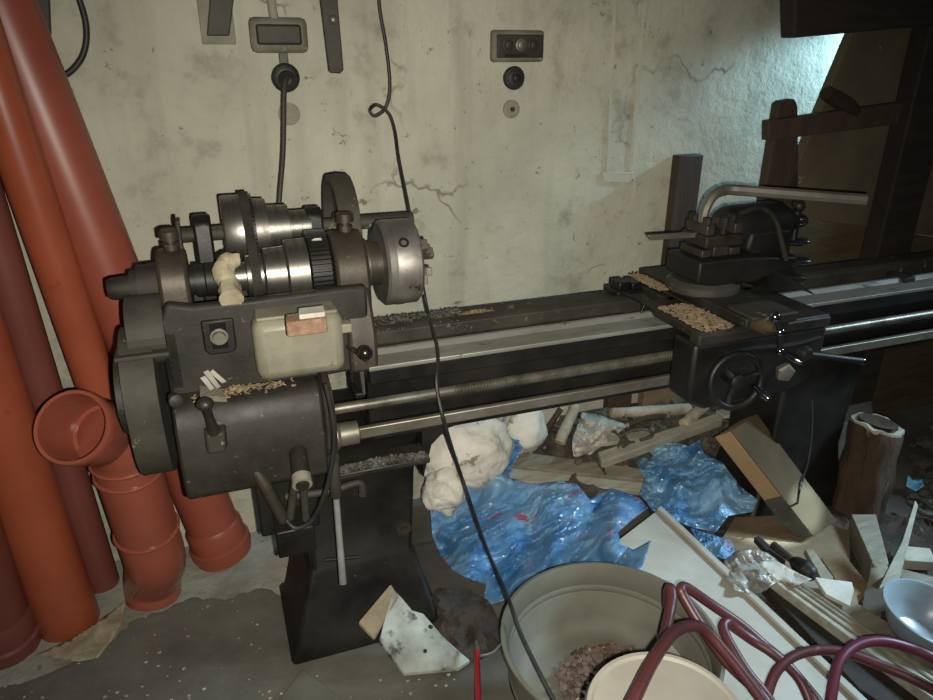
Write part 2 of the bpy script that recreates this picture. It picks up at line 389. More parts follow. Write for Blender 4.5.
# push-button box
a = av(489, 30, WV); b = av(540, 62, WV)
t = thing('button_box', 'dark push button box with three round buttons on the wall', 'switch box', ((a.x+b.x)/2, WV, b.z))
obj('housing', MB().box(a.x, b.x, WV-.03, WV, b.z, a.z), 'housing', t, .01)
obj('face_plate', MB().box(a.x+.012, b.x-.008, WV-.036, WV-.028, b.z+.012, a.z-.012), 'strip', t, .004)
for x, mm in ((507, 'strip'), (520, 'dullsteel'), (532, 'strip')):
    c = av(x, 45, WV-.03)
    obj('button', MB().rev((c.x, WV-.034, c.z), (0, -1, 0), [(0, .017), (.006, .017), (.007, .013), (.014, .012), (.016, .006)], 20), mm, t)
c = av(515, 55, WV-.03); obj('name_plate', MB().box(c.x-.035, c.x+.035, WV-.038, WV-.034, c.z-.006, c.z+.003), 'black', t)
g = av(513, 78, WV)
t = thing('cable_gland', 'black ribbed round gland directly under the push button box', 'gland', (g.x, WV, g.z-.03))
obj('ring', MB().rev((g.x, WV, g.z), (0, -1, 0), [(0, .033), (.01, .034), (.016, .03), (.017, .024), (.022, .024), (.024, .018), (.024, .01)], 28), 'rubber', t)
obj('core', MB().rev((g.x, WV-.02, g.z), (0, -1, 0), [(0, .012), (.012, .011), (.014, .005)], 20), 'black', t)
g = av(511, 109, WV)
t = thing('cable_plug', 'small round grey mortar plug with a dark hole below the black gland', 'plug', (g.x, WV, g.z-.02))
obj('disc', MB().rev((g.x, WV, g.z), (0, -1, 0), [(0, .027), (.006, .027), (.009, .02), (.007, .012), (.01, .007)], 24), 'patch', t)
obj('stub', MB().cyl((g.x, WV-.004, g.z), (g.x, WV-.014, g.z), .008, .007, 12), 'strip', t)
# cable loop top left
obj('wall_cable', MB().tube([av(60, -30, WV-.012), av(76, -8, WV-.012), av(86, 25, WV-.012), av(84, 52, WV-.012), av(72, 70, WV-.012), av(56, 78, WV-.012), av(40, 70, WV-.012)], .0075), 'rubber',
    label='dark cable curving on the wall beside the big orange pipe', cat='cable')
q = [av(36, -10, WV), av(50, -10, WV), av(52, 36, WV), av(44, 36, WV)]
obj('wall_bracket', MB().hull([p-V3((0, .02, 0)) for p in q], q), 'strip', bev=.003, label='black iron piece on the wall half hidden by the big orange pipe', cat='bracket')
# hanging cord
C1 = [(380, -60, .6), (379, 0, .6), (386, 45, .6), (390, 85, .6), (386, 107, .6), (375, 116, .6), (370, 110, .605), (377, 105, .59), (389, 114, .585), (395, 132, .57), (399, 160, .52), (408, 205, .42), (420, 270, .33)]
P = [av(*c) for c in C1]
P += [at(427, 308, .862), at(433, 330, .862), at(437, 347, .86), av(438, 363, -.012), av(437, 388, -.05), av(447, 432, -.07), at(462, 478, .42), at(485, 545, .34), at(503, 586, .35), at(511, 606, .36), at(520, 632, .34), at(538, 670, .31), at(556, 704, .28)]
obj('hanging_cord', MB().tube(P, .0048, n=8, sub=6), 'rubber', label='thin black cord with a small loop hanging down across the lathe', cat='cord')
# ------------------------------------------------------------------ sewer pipes
def pipe_obj(name, label, bot, top, r, m, socket=None, parts=True):
    bot = V3(bot); top = V3(top); d = (top-bot).normalized(); Lg = (top-bot).length
    # lift so that the lower rim touches the floor
    t = thing(name, label, 'pipe', (bot.x, bot.y, 0))
    w = .005
    prof = [(.004, r-w-.001), (0, r-w), (0, r), (Lg, r), (Lg, r-w), (.004, r-w-.001)]
    if socket:
        k = r+.008
        prof = [(0, k-w), (0, k+.002), (.02, k+.003), (.024, k+.008), (.05, k+.008), (.055, k), (.11, k), (.125, r), (Lg, r), (Lg, r-w), (.12, r-w)]
        ring = [p for p in prof if p[0] <= .125]
        obj('socket', MB().rev(bot, d, ring+[(.125, r-w), (.0, k-w)], 40, caps=False), m, t)
        obj('tube', MB().rev(bot, d, [(.12, r-w), (.12, r), (Lg, r), (Lg, r-w), (.12, r-w)], 40, caps=False), m, t)
    else:
        obj('tube', MB().rev(bot, d, prof, 40, caps=False), m, t)
    return t
def lean(bx, by, tx, ty, vt, r, bz=.0):           # a pipe from the floor, leaning back towards the wall
    z = .01
    for _ in range(6):
        b = at(bx, by, z); p = av(tx, ty, vt); d = (p-b).normalized(); z = r*sqrt(1-d.z**2)+.001
    k = (WV-r*1.05-b.y)/d.y if d.y > .02 else 3
    return b, b+d*min(k, (ZT-b.z)/d.z)
PV_ = (.51, .5, .38, .27); ZT = 1.8
b, t_ = lean(224, 552, -3, 0, .57, .078); pipe_obj('sewer_pipe', 'tallest orange sewer pipe leaning behind the headstock with a socket at its foot', b, t_, .078, 'pvc_red', True)
b, t_ = lean(158, 567, 68, 300, PV_[0], .05); pipe_obj('sewer_pipe', 'bright orange narrow pipe just left of the tallest pipe', b, t_, .05, 'pvc')
b, t_ = lean(103, 583, 14, 300, PV_[1], .05); pipe_obj('sewer_pipe', 'dull dark brown pipe standing between two orange pipes', b, t_, .047, 'pvc_brown')
b, t_ = lean(70, 622, -33, 330, PV_[2], .078); pipe_obj('sewer_pipe', 'wide orange pipe with smoke stains beside the far left edge', b, t_, .078, 'pvc')
b, t_ = lean(6, 645, -70, 430, PV_[3], .078); pipe_obj('sewer_pipe', 'reddish brown socketed pipe end in the bottom left corner', b, t_, .075, 'pvc_brown', True)
# elbow fitting with the open mouth
t = thing('pipe_elbow', 'terracotta double elbow pipe with its open mouth facing the viewer', 'pipe fitting', at(155, 605, 0))
m0 = av(71, 427, .15); m1 = av(100, 433, .245); m2 = av(127, 462, .3); m3 = av(147, 530, .35)
bt = at(157, 596, .0)
mb = MB(); mb.tube([m1, m1.lerp(m2, .5)+V3((.012, -.0, .014)), m2, m3, m3.lerp(bt, .4)+V3((.012, -.014, -.0)), bt+V3((.0, 0, .07)), bt+V3((-.008, 0, .004))], [.074, .078, .08, .079, .08, .079, .077], n=36, sub=7)
obj('tube', mb, 'pvc_fit', t)
d = (m0-m1).normalized()
L0 = (m0-m1).length
obj('socket_mouth', MB().rev(m1, d, [(-.01, .06), (-.01, .076), (.0, .08), (L0-.03, .08), (L0-.026, .085), (L0-.006, .085), (L0, .082), (L0-.002, .075), (L0-.03, .073), (.0, .07), (-.03, .068), (-.03, .0)], 44, caps=False), 'pvc_fit', t, ang=30)
for k in (-.08, .1, .98):
    c = m2.lerp(m3, k); obj('ring', MB().rev(c, m3-m2, [(-.004, .077), (-.004, .083), (.0, .0855), (.006, .083), (.006, .077)], 40), 'pvc_fit', t)
c = m3.lerp(bt, .3)
# ------------------------------------------------------------------ LATHE
LA = thing('metal_lathe', 'long black old belt driven metal lathe standing along the wall', 'lathe', (.4, .15, 0))
def lp(name, mb, m, bev=0, label=None, parent=None, **k): return obj(name, mb, m, parent or LA, bev, label, **k)
SZ, SV = 1.045, .15
U1 = 2.0
# bed
mb = MB()
mb.box(-.16, U1, .0, .035, .805, .85); mb.box(-.16, U1, .035, .06, .69, .845)
mb.box(-.16, U1, .0, .09, .662, .69)
mb.box(-.16, U1, .265, .3, .69, .845); mb.box(-.16, U1, .2, .3, .662, .69)
for u in (.2, .55, .9, 1.25, 1.6, 1.97): mb.box(u, u+.03, .06, .265, .67, .8)
mb.box(-.16, U1, .06, .27, .66, .68)
lp('bed', mb, 'black', .004)
mb = MB(); mb.prism([(-.002, .842), (-.002, .851), (.06, .852), (.072, .862), (.084, .862), (.094, .85), (.094, .81), (.03, .81)], 'u', -.16, U1); lp('front_way', mb, 'way', .002, 'worn bluish grey sliding way')
mb = MB(); mb.prism([(.2, .81), (.2, .85), (.215, .86), (.225, .86), (.236, .851), (.302, .851), (.302, .835), (.27, .81)], 'u', -.16, U1); lp('rear_way', mb, 'dust', .002)
mb = MB(); mb.prism([(.09, .74), (.12, .8), (.2, .82), (.2, .72)], 'u', -.16, .62); lp('chip_chute', mb, 'dust')
mb = MB(); mb.box(1.52, 1.56, .05, .12, .85, .868); lp('bed_stop', mb, 'iron', .003)
# left pedestal with flared foot
def loft(mb, secs):
    vs = []; fs = []
    for (u0, u1, v0, v1, z) in secs: vs += [(u0, v0, z), (u1, v0, z), (u1, v1, z), (u0, v1, z)]
    for k in range(len(secs)-1): fs += [(4*k+i, 4*k+(i+1) % 4, 4*k+4+(i+1) % 4, 4*k+4+i) for i in range(4)]
    fs += [(0, 1, 2, 3), tuple(range(4*len(secs)-4, 4*len(secs)))]
    return mb.faces(vs, fs)
mb = loft(MB(), [(-.405, .02, .035, .34, 0), (-.405, .02, .035, .34, .03), (-.39, .0, .045, .32, .05), (-.335, -.05, .055, .3, .265), (-.325, -.058, .062, .3, .275), (-.318, -.04, .06, .3, .6), (-.335, -.03, .02, .3, .663)])
lp('pedestal_leg', mb, 'black', .012)
mb = loft(MB(), [(1.06, 1.52, .02, .33, 0), (1.06, 1.52, .02, .33, .04), (1.09, 1.47, .05, .3, .08), (1.13, 1.42, .06, .27, .3), (1.12, 1.43, .05, .28, .663)])
lp('pedestal_leg', mb, 'black', .012)
mb = MB(); mb.prism([(-.035, .52), (-.035, .662), (.1, .662), (.03, .648), (-.012, .61)], 'v', .02, .28); lp('leg_fillet', mb, 'black')
for x, y in ((332, 628),):
    c = at(x, y, .045); lp('foot_bolt', MB().rev((c.x, c.y, .02), (0, 0, 1), [(0, .03), (.03, .026), (.035, .018), (.05, .018), (.05, .012), (.07, .011)], 12), 'black')
c = av(404, 529, .05); lp('bolt', MB().rev((c.x, .06, c.z), (0, -1, 0), [(-.05, .022), (.012, .021), (.012, .013), (.022, .012)], 6), 'rustiron')
a = av(325, 560, .048); b = av(358, 557, .048)
lp('rest_bar', MB().cyl(a, b, .005, n=10), 'black')
# headstock casting
mb = MB()
mb.box(-.56, -.13, .03, .3, .85, .9)
mb.prism([(-.575, .82), (-.575, 1.0), (-.555, 1.042), (-.505, 1.03), (-.42, 1.03), (-.205, 1.035), (-.15, 1.035), (-.15, .84)], 'v', .02, .05)
mb.prism([(-.56, .82), (-.56, 1.0), (-.13, 1.0), (-.13, .84)], 'v', .27, .3)
mb.box(-.575, -.54, .02, .3, .85, .985)
lp('headstock_casting', mb, 'iron', .008)
def arch(v0, v1, z0, zc, n=14):
    r = (v1-v0)/2; c = (v0+v1)/2
    return [(v0, z0)]+[(c-r*cos(pi*i/n), zc+r*sin(pi*i/n)) for i in range(n+1)]+[(v1, z0)]
mb = MB(); mb.prism(arch(.055, .245, .84, SZ-.01), 'u', -.207, -.132); mb.prism([(.0, .84), (.0, .93), (.06, 1.03), (.1, 1.08), (.12, .84)], 'u', -.2, -.137)
lp('bearing_pillar', mb, 'rustiron', .008)
mb = MB(); mb.prism(arch(.075, .225, .9, SZ), 'u', -.568, -.508); lp('bearing_pillar', mb, 'rustiron', .008)
for u, z in ((-.165, SZ+.083), (-.535, SZ+.073)):
    c = (u, .15, z); o = lp('oil_cup', MB().rev(c, (0, 0, 1), [(0, .016), (.014, .016), (.014, .011), (.02, .011), (.022, .02), (.04, .02), (.044, .015)], 18), 'rustiron')
lp('oil_pipe', MB().tube([(-.515, .15, SZ+.07), (-.515, .15, SZ+.13), (-.512, .148, SZ+.135)], .005), 'iron')
# spindle and what sits on it
X = (1, 0, 0)
lp('spindle', MB().rev((-.67, SV, SZ), X, [(0, .02), (.01, .024), (.045, .026), (.045, .034), (.06, .036), (.06, .045), (.1, .047), (.1, .02), (.3, .02), (.58, .02)], 32), 'iron')
lp('locking_collar', MB().rev((-.508, SV, SZ), X, [(0, .03), (.012, .03), (.012, .036), (.03, .036), (.031, .034), (.033, .036), (.055, .036), (.055, .028)], 28), 'black')
lp('cone_pulley', MB().rev((-.43, SV, SZ), X, [(0, .03), (.038, .032), (.038, .043), (.04, .045), (.074, .047), (.076, .045), (.077, .056), (.079, .058), (.122, .06), (.124, .058), (.125, .07), (.127, .072), (.17, .074), (.172, .072), (.172, .05)], 48), 'steel', label='shiny stepped cone pulley')
def gear(c, r, h, n, u0, u1):
    P = []
    for i in range(n):
        for k, rr in ((0, r-h), (.28, r-h), (.38, r), (.72, r), (.82, r-h)):
            a = 2*pi*(i+k)/n; P.append((c[0]+rr*cos(a), c[1]+rr*sin(a)))
    return MB().prism(P, 'u', u0, u1)
lp('bull_gear', gear((SV, SZ), .09, .008, 52, -.256, -.214), 'black', flat=True)
lp('spindle_nose', MB().rev((-.135, SV, SZ), X, [(0, .06), (.012, .062), (.012, .05), (.045, .05)], 36), 'rustiron')
CH = lp('chuck', MB().rev((-.092, SV, SZ), X, [(0, .05), (0, .094), (.006, .1), (.02, .1), (.021, .098), (.024, .1), (.078, .1), (.084, .094), (.084, .02)], 64), 'chuck', label='steel three jaw chuck')
for k in range(3):
    a = radians(20+120*k); mb = MB()
    w = V3((0, -sin(a), cos(a))); d = V3((0, cos(a), sin(a))); o_ = V3((0, SV, SZ))
    for t0, t1, du in ((.02, .085, .018), (.02, .06, .03), (.02, .04, .042)):
        c = [o_+d*t0-w*.012, o_+d*t1-w*.012, o_+d*t1+w*.012, o_+d*t0+w*.012]
        mb.hull([p+V3((-.008+du, 0, 0)) for p in c], [p+V3((-.012, 0, 0)) for p in c])
    lp('jaw', mb, 'dullsteel', .002, parent=CH)
for k in range(3):
    a = radians(140+120*k); d = V3((0, cos(a), sin(a)))
    lp('key_socket', MB().rev(V3((-.05, SV, SZ))+d*.097, d, [(0, .012), (.004, .012), (.004, .007), (.001, .006)], 16), 'black', parent=CH)
# back shaft
BV, BZ = .3, 1.112
lp('countershaft', MB().cyl((-.545, BV, BZ), (.035, BV, BZ-.002), .017), 'dust')
lp('countershaft_gear', gear((BV, BZ), .086, .006, 56, -.372, -.355), 'black', flat=True)
lp('countershaft_pulley', MB().rev((-.425, BV, BZ), X, [(0, .04), (0, .082), (.004, .085), (.05, .085), (.052, .07), (.07, .07), (.071, .074), (.1, .072), (.1, .056), (.15, .055), (.15, .04), (.2, .04), (.2, .02)], 44), 'steel', label='shiny stepped rear pulley')
for u in (-.49, -.235):
    mb = MB(); mb.prism([(.26, .9), (.25, 1.0), (.27, BZ+.03), (.29, BZ+.045), (.31, BZ+.045), (.33, BZ+.03), (.33, .9)], 'u', u, u+.04); lp('shaft_bracket', mb, 'black', .006)
mb = MB()
mb.rev((-.172, BV, BZ-.012), X, [(0, .115), (0, .13), (.025, .133), (.05, .13), (.05, .115), (0, .115)], 56, caps=False)
mb.rev((-.165, BV, BZ-.012), X, [(0, .018), (0, .04), (.04, .04), (.04, .018), (0, .018)], 28, caps=False)
for k in range(4):
    a = pi/4+k*pi/2; d = V3((0, cos(a), sin(a))); mb.tube([V3((-.145, BV, BZ-.012))+d*.035, V3((-.145, BV, BZ-.012))+d*.118], .011, n=8, smooth=False)
lp('drive_wheel', mb, 'dust', .002)
# flat belt round the two pulleys
def belt(c1, r1, c2, r2, th):
    out = []
    d = math.hypot(c2[0]-c1[0], c2[1]-c1[1]); a0 = atan2(c2[1]-c1[1], c2[0]-c1[0]); b_ = math.acos((r1-r2)/d)
    for rr in (0, th):
        L = []
        for i in range(25):
            t = a0+b_+(2*pi-2*b_)*i/24; L.append((c1[0]+(r1+rr)*cos(t), c1[1]+(r1+rr)*sin(t)))
        for i in range(25):
            t = a0-b_+2*b_*i/24; L.append((c2[0]+(r2+rr)*cos(t), c2[1]+(r2+rr)*sin(t)))
        out.append(L)
    return out
I, O_ = belt((BV, BZ), .086, (SV, SZ), .046, .005); n = len(I); mb = MB()
vs = [(u, *p) for u in (-.382, -.362) for L in (I, O_) for p in L]; fs = []
for i in range(n):
    j = (i+1) % n
    fs += [(i, j, n+j, n+i), (2*n+i, 2*n+j, 3*n+j, 3*n+i), (i, j, 2*n+j, 2*n+i), (n+i, n+j, 3*n+j, 3*n+i)]
mb.faces(vs, fs); lp('drive_belt', mb, 'belt')
# change-gear guard at the left end
def obround(v0, v1, z0, z1, n=12):
    r = (v1-v0)/2; c = (v0+v1)/2
    return [(c+r*cos(pi*i/n), z1-r+r*sin(pi*i/n)) for i in range(n+1)]+[(c-r*cos(pi*i/n), z0+r-r*sin(pi*i/n)) for i in range(n+1)]
mb = MB(); mb.prism(obround(-.06, .2, .655, .98), 'u', -.655, -.592); mb.prism(obround(-.0, .16, .9, 1.045), 'u', -.635, -.565)
lp('gear_guard', mb, 'dust', .012)
mb = MB(); mb.prism(obround(-.03, .15, .76, .93), 'u', -.672, -.652); lp('guard_boss', mb, 'iron', .006)
lp('guard_rim', MB().box(-.662, -.56, -.02, .16, .945, .955), 'dust', .003)
# slot plate with nut
c = av(219, 335, .02)
G = lp('slot_plate', MB().prism([(c.x-.032, c.z-.03), (c.x-.022, c.z-.04), (c.x+.022, c.z-.04), (c.x+.032, c.z-.03), (c.x+.032, c.z+.036), (c.x-.032, c.z+.036)], 'v', .022, .012), 'black', .004)
lp('slot', MB().box(c.x-.016, c.x+.016, .009, .013, c.z-.026, c.z+.03), 'black_plastic', parent=G)
lp('nut', MB().rev((c.x, .014, c.z), (0, -1, 0), [(0, .018), (.006, .018), (.006, .014), (.018, .013)], 12), 'dullsteel', parent=G)
# white cover box on the headstock
a = av(251, 322, -.04); b = av(347, 372, -.04)
mb = MB(); mb.box(a.x, b.x, -.05, .03, .87, 1.005)
EB = lp('motor_cover', mb, 'white_paint', .022, 'dirty white rounded cover')
lp('cover_lip', MB().box(a.x+.01, b.x-.01, -.04, .025, 1.002, 1.01), 'white_paint', .003, parent=EB)
lp('latch', MB().box(b.x-.004, b.x+.018, -.04, -.01, .955, .975), 'white_paint', .003, parent=EB)
k = lp('speed_lever', MB().tube([(-.2, .02, .9), (-.185, -.03, .9), (-.178, -.07, .9)], .006), 'iron')
c = av(365, 353, -.08); lp('lever_knob', MB().ball(c, .0165), 'black_plastic', parent=k)
# quick change gearbox
mb = MB(); mb.prism([(.03, .61), (-.03, .615), (-.05, .63), (-.058, .7), (-.055, .79), (-.04, .825), (-.02, .84), (.03, .845)], 'u', -.575, -.275)
mb.prism([(.03, .6), (-.066, .66), (-.066, .8), (-.045, .835), (.03, .85)], 'u', -.275, -.262)
lp('feed_gearbox', mb, 'iron', .014)
lp('gearbox_cover', MB().prism([(.0, .853), (-.05, .835), (-.074, .79), (-.074, .675), (.0, .62), (.05, .62), (.05, .858)], 'u', -.268, -.252), 'rustiron', .005)
a = av(205, 404, -.11); b = av(214, 432, -.075)
k = lp('gear_lever', MB().tube([a, a.lerp(b, .5), b], [.009, .009, .013], n=14), 'iron')
lp('lever_knob', MB().blob(a, (.017, .017, .014), 0, 1, 3), 'iron', parent=k)
lp('lever_boss', MB().hull([(b.x-.022, -.053, b.z-.05), (b.x+.022, -.053, b.z-.05), (b.x+.025, -.053, b.z+.005), (b.x-.02, -.053, b.z+.005)], [(b.x-.018, -.085, b.z-.045), (b.x+.018, -.085, b.z-.045), (b.x+.02, -.085, b.z+.0), (b.x-.016, -.085, b.z+.0)]), 'dust', .005, parent=k)
lp('pull_knob', MB().rev(av(172, 397, -.09), (.3, -1, .1), [(0, .008), (.02, .008), (.022, .013), (.03, .013), (.033, .008)], 14), 'iron')
# lead screw and feed rod
LV, LZ = -.03, .776
prof = []; t = 0
prof = [(0, .012), (.3, .012)]
n = 82
for i in range(n):
    t = .3+i*.008; prof += [(t+.0015, .0138), (t+.0035, .0138), (t+.005, .0112), (t+.0075, .0112)]
prof += [(1.3, .0122), (2.24, .012)]
lp('lead_screw', MB().rev((-.27, LV, LZ), X, prof, 20), 'screw')
lp('feed_rod', MB().box(-.205, 2.0, -.04, -.025, .695, .722), 'dullsteel', .003)
lp('rod_bearing', MB().rev((-.262, -.033, .712), X, [(0, .032), (.012, .034), (.02, .027), (.06, .027), (.063, .022)], 28), 'dullsteel', label='bright cylindrical rod bearing')
lp('gear_rack', MB().box(-.16, 2.0, -.008, .01, .742, .762), 'black', .002)
mb = MB(); mb.box(-.26, -.03, -.03, .05, .59, .606); lp('drip_ledge', mb, 'iron', .004)
# switch fittings at the left leg
c = av(300, 475, -.1)
sw = lp('shift_shaft', MB().rev((c.x, c.y-.04, c.z-.005), (.05, 1, .4), [(0, .014), (.02, .017), (.02, .019), (.1, .02)], 18), 'iron')
lp('shaft_band', MB().rev((c.x, c.y-.035, c.z-.003), (.05, 1, .4), [(0, .0185), (0, .021), (.022, .021), (.022, .0185)], 18), 'white_paint', parent=sw, label='white band')
for x0, y0, x1, y1 in ((295, 480, 290, 518), (303, 482, 306, 519)):
    lp('shift_lever', MB().tube([av(x0, y0, -.09), av(x1, y1, -.07)], .009, n=10, smooth=False), 'dust')
lp('cross_pipe', MB().tube([av(285, 497, -.02), av(330, 491, -.02), av(352, 484, -.02), av(361, 484, -.02), av(363, 495, -.02)], .009), 'dust')
lp('bent_pipe', MB().tube([av(254, 468, -.04), av(265, 485, -.05), av(276, 505, -.05), av(284, 520, -.05)], .014), 'rustiron')
lp('cable', MB().tube([av(326, 385, -.13), av(333, 420, -.13), av(334, 450, -.12), av(326, 490, -.11), av(312, 520, -.1), av(296, 528, -.09), av(286, 520, -.08)], .0055), 'rubber')
a = av(274, 522, -.06); b = av(306, 545, -.06); lp('foot_shelf', MB().box(a.x, b.x+.02, -.09, .03, b.z, a.z-.01), 'black', .004)
lp('shelf_back', MB().box(a.x-.03, -.3, .0, .03, b.z, .64), 'black', .006)
a = av(333, 458, -.07); b = av(336, 495, -.07); e = av(343, 583, -.1)
st = lp('start_lever', MB().tube([b, b.lerp(e, .5), e], [.0075, .0075, .009], n=12), 'bright', label='bright steel lever')
lp('lever_collar', MB().rev(a, b-a, [(0, .013), ((b-a).length, .014), ((b-a).length+.006, .010)], 16), 'dust', parent=st)
lp('lever_pivot', MB().cyl((a.x, .02, a.z+.01), (a.x, -.085, a.z+.01), .012, n=14), 'iron', parent=st)
# carriage
mb = MB(); mb.box(.625, 1.03, -.135, .125, .852, .876); mb.box(.7, .99, .1, .335, .852, .876); mb.box(.62, 1.03, -.14, -.1, .842, .872)
lp('saddle', mb, 'iron', .005)
mb = MB(); mb.prism([(.615, .845), (1.03, .845), (1.03, .76), (1.0, .69), (.93, .665), (.67, .66), (.615, .69)], 'v', -.135, -.045)
lp('apron', mb, 'black', .01)
mb = MB(); mb.tube([av(722, 355, -.14), av(745, 349, -.14), av(790, 345, -.14), av(820, 337, -.14)], .006, n=8); lp('apron_rib', mb, 'black')
hc = av(736, 381, -.19)
ax = V3((-.15, -1, .12)).normalized(); e1 = ax.orthogonal().normalized(); e2 = ax.cross(e1)
R_ = .068
hw = lp('handwheel', MB().tube([hc+(e1*cos(2*pi*i/24)+e2*sin(2*pi*i/24))*R_ for i in range(24)], .009, n=12, closed=True, sub=3), 'black')
lp('hub', MB().rev(hc-ax*.05, ax, [(0, .014), (.035, .016), (.05, .02), (.062, .018), (.066, .01)], 20), 'black', parent=hw)
for k in range(3):
    a = 2*pi*k/3+.5; d = e1*cos(a)+e2*sin(a); lp('spoke', MB().tube([hc+d*.012, hc+d*.04-ax*.004, hc+d*.066], [.009, .006, .007], n=8), 'black', parent=hw)
hb = av(752, 385, -.19); he = av(769, 399, -.24)
lp('wheel_handle', MB().tube([hb, hb.lerp(he, .3), hb.lerp(he, .7), he], [.006, .0085, .0105, .007], n=14), 'chrome', parent=hw, label='polished crank handle')
# cross slide, swivel, compound rest, tool post
mb = MB(); mb.box(.745, .905, -.15, .32, .876, .902); mb.box(.72, .83, .0, .3, .876, .884); lp('cross_slide', mb, 'iron', .004)
lp('slide_cover', MB().box(.755, .895, -.16, -.06, .9, .908), 'dust', .003)
lp('swivel_base', MB().rev((.81, .11, .9), (0, 0, 1), [(0, .1), (.016, .1), (.02, .097), (.03, .085), (.03, .02)], 44), 'dust')
mb = MB()
rc = [(.74, .04), (1.06, .055), (1.06, .165), (.74, .17)]
mb.prism([(.73, .94), (.73, .998), (.86, .998), (1.05, .985), (1.06, .965), (1.0, .95), (.92, .925), (.79, .925)], 'v', .03, .175)
lp('compound_rest', mb, 'black', .006)
lp('rest_guard', MB().hull([(1.09, .06, .885), (1.11, .0, .878), (1.02, .02, .935), (1.0, .07, .945)], [(1.095, .065, .882), (1.115, .005, .874), (1.025, .025, .931), (1.005, .075, .941)]), 'dust')
TP = lp('tool_post', MB().box(.765, .885, .06, .165, 1.024, 1.055), 'iron', .004)
mb = MB(); mb.box(.76, .79, .065, .16, .998, 1.018); mb.box(.797, .845, .065, .16, .998, 1.026); mb.box(.852, .885, .065, .16, .998, 1.018); lp('packing_block', mb, 'rustiron', .003, parent=TP)
mb = MB(); mb.box(.77, .795, .07, .16, 1.055, 1.082); mb.box(.86, .885, .07, .16, 1.055, 1.082); lp('clamp_plate', mb, 'rustiron', .003, parent=TP)
for u, v in ((.782, .09), (.83, .08), (.872, .1), (.782, .145)):
    lp('clamp_bolt', MB().rev((u, v, 1.047), (0, 0, 1), [(0, .008), (.03, .008), (.03, .012), (.052, .012), (.054, .008)], 8), 'iron', parent=TP)
lp('cutting_tool', MB().hull([(.615, .105, 1.062), (.615, .118, 1.062), (.78, .125, 1.056), (.78, .108, 1.056)], [(.625, .106, 1.048), (.625, .117, 1.048), (.78, .125, 1.042), (.78, .108, 1.042)]), 'dullsteel', .002, parent=TP)
# long clamp lever: flat bar bent over the tool post
a0 = V3((.815, .12, 1.05)); a4 = at(736, 190, 1.165); a6 = at(866, 200, 1.15)
pts = [a0, av(703, 222, .12), av(706, 207, .12), av(714, 195, .122), av(726, 190, .124), a4, a4.lerp(a6, .3), a4.lerp(a6, .7), a6]
lp('clamp_lever', MB().tube(pts, .0145, n=8), 'dullsteel')
lp('lever_hub', MB().rev((.815, .12, 1.04), (0, 0, 1), [(0, .02), (.035, .018), (.04, .013)], 16), 'rustiron')
# cross-slide crank
c0 = av(755, 326, -.15); c1 = av(774, 329, -.2)
cr = lp('crank_dial', MB().rev(c0+V3((0, .02, 0)), c1-c0, [(0, .018), (.02, .02), (.05, .022), (.052, .016), ((c1-c0).length+.02, .012)], 24), 'brass')
t0, t1, t2 = av(775, 317, -.205), av(780, 332, -.21), av(780, 351, -.21)
lp('crank_arm', MB().tube([t0, t1, t2], [.007, .007, .007], n=12), 'black', parent=cr)
for p, r in ((t0, .0135), (t1, .011), (t2, .010)): lp('crank_ball', MB().ball(p, r), 'chrome', parent=cr)
h1 = av(803, 363, -.26); lp('crank_handle', MB().tube([t2, t2.lerp(h1, .3), t2.lerp(h1, .7), h1], [.005, .008, .0095, .006], n=14), 'chrome', parent=cr)
k0 = av(782, 369, -.14); st = lp('star_knob', MB().rev(k0+V3((0, .02, 0)), (-.2, -1, 0), [(0, .01), (.03, .012), (.03, .024), (.045, .026), (.05, .018)], 5), 'dullsteel')
l0, l1 = av(806, 354, -.15), av(862, 361, -.15)
fl = lp('feed_lever', MB().tube([l0, l0.lerp(l1, .5), l1], [.009, .0085, .0095], n=14), 'black')
lp('lever_hub', MB().rev(l0+V3((0, .04, 0)), (0, -1, 0), [(0, .022), (.04, .02), (.05, .014)], 18), 'black', parent=fl)
lp('lever_tip', MB().ball(l1, .0105), 'chrome', parent=fl)
# left way wiper block
a = at(624, 290, .87); b = at(655, 283, .87)
mb = MB(); mb.box(.615, .72, .225, .3, .852, .87); mb.box(.625, .66, .235, .29, .865, .893); mb.box(.668, .7, .235, .285, .865, .888); lp('way_stop', mb, 'black', .004)
lp('stop_rod', MB().tube([(.63, .225, .868), (.64, .1, .868), (.655, -.05, .868)], .006, n=8), 'black')
# tailstock
ts = lp('tailstock_body', MB().prism([(1.03, .862), (1.14, .862), (1.13, .9), (1.09, .95), (1.07, 1.0), (1.07, 1.05), (.93, 1.05), (.92, 1.0), (1.0, .95)], 'v', .08, .22), 'black', .01)
lp('tailstock_barrel', MB().rev((.88, SV, SZ+.005), X, [(0, .04), (.004, .055), (.02, .062), (.17, .066), (.195, .06), (.2, .045), (.225, .042), (.24, .028), (.26, .022)], 36), 'black', parent=ts)
lp('quill', MB().rev((.84, SV, SZ), X, [(0, .016), (.004, .02), (.06, .02)], 20), 'chrome', parent=ts)
hc2 = V3((1.155, SV, SZ+.004))
lp('crank_hub', MB().rev(hc2-V3((.03, 0, 0)), X, [(0, .018), (.04, .018), (.055, .012), (.06, .006)], 16), 'chrome', parent=ts)
t0 = av(799, 206, SV); t1 = av(799, 243, SV-.02)
lp('crank_arm', MB().tube([t0, av(796, 221, SV), av(793, 243, SV-.02)], [.011, .012, .009], n=12), 'black', parent=ts)
lp('crank_ball', MB().ball(t0, .018), 'black', parent=ts)
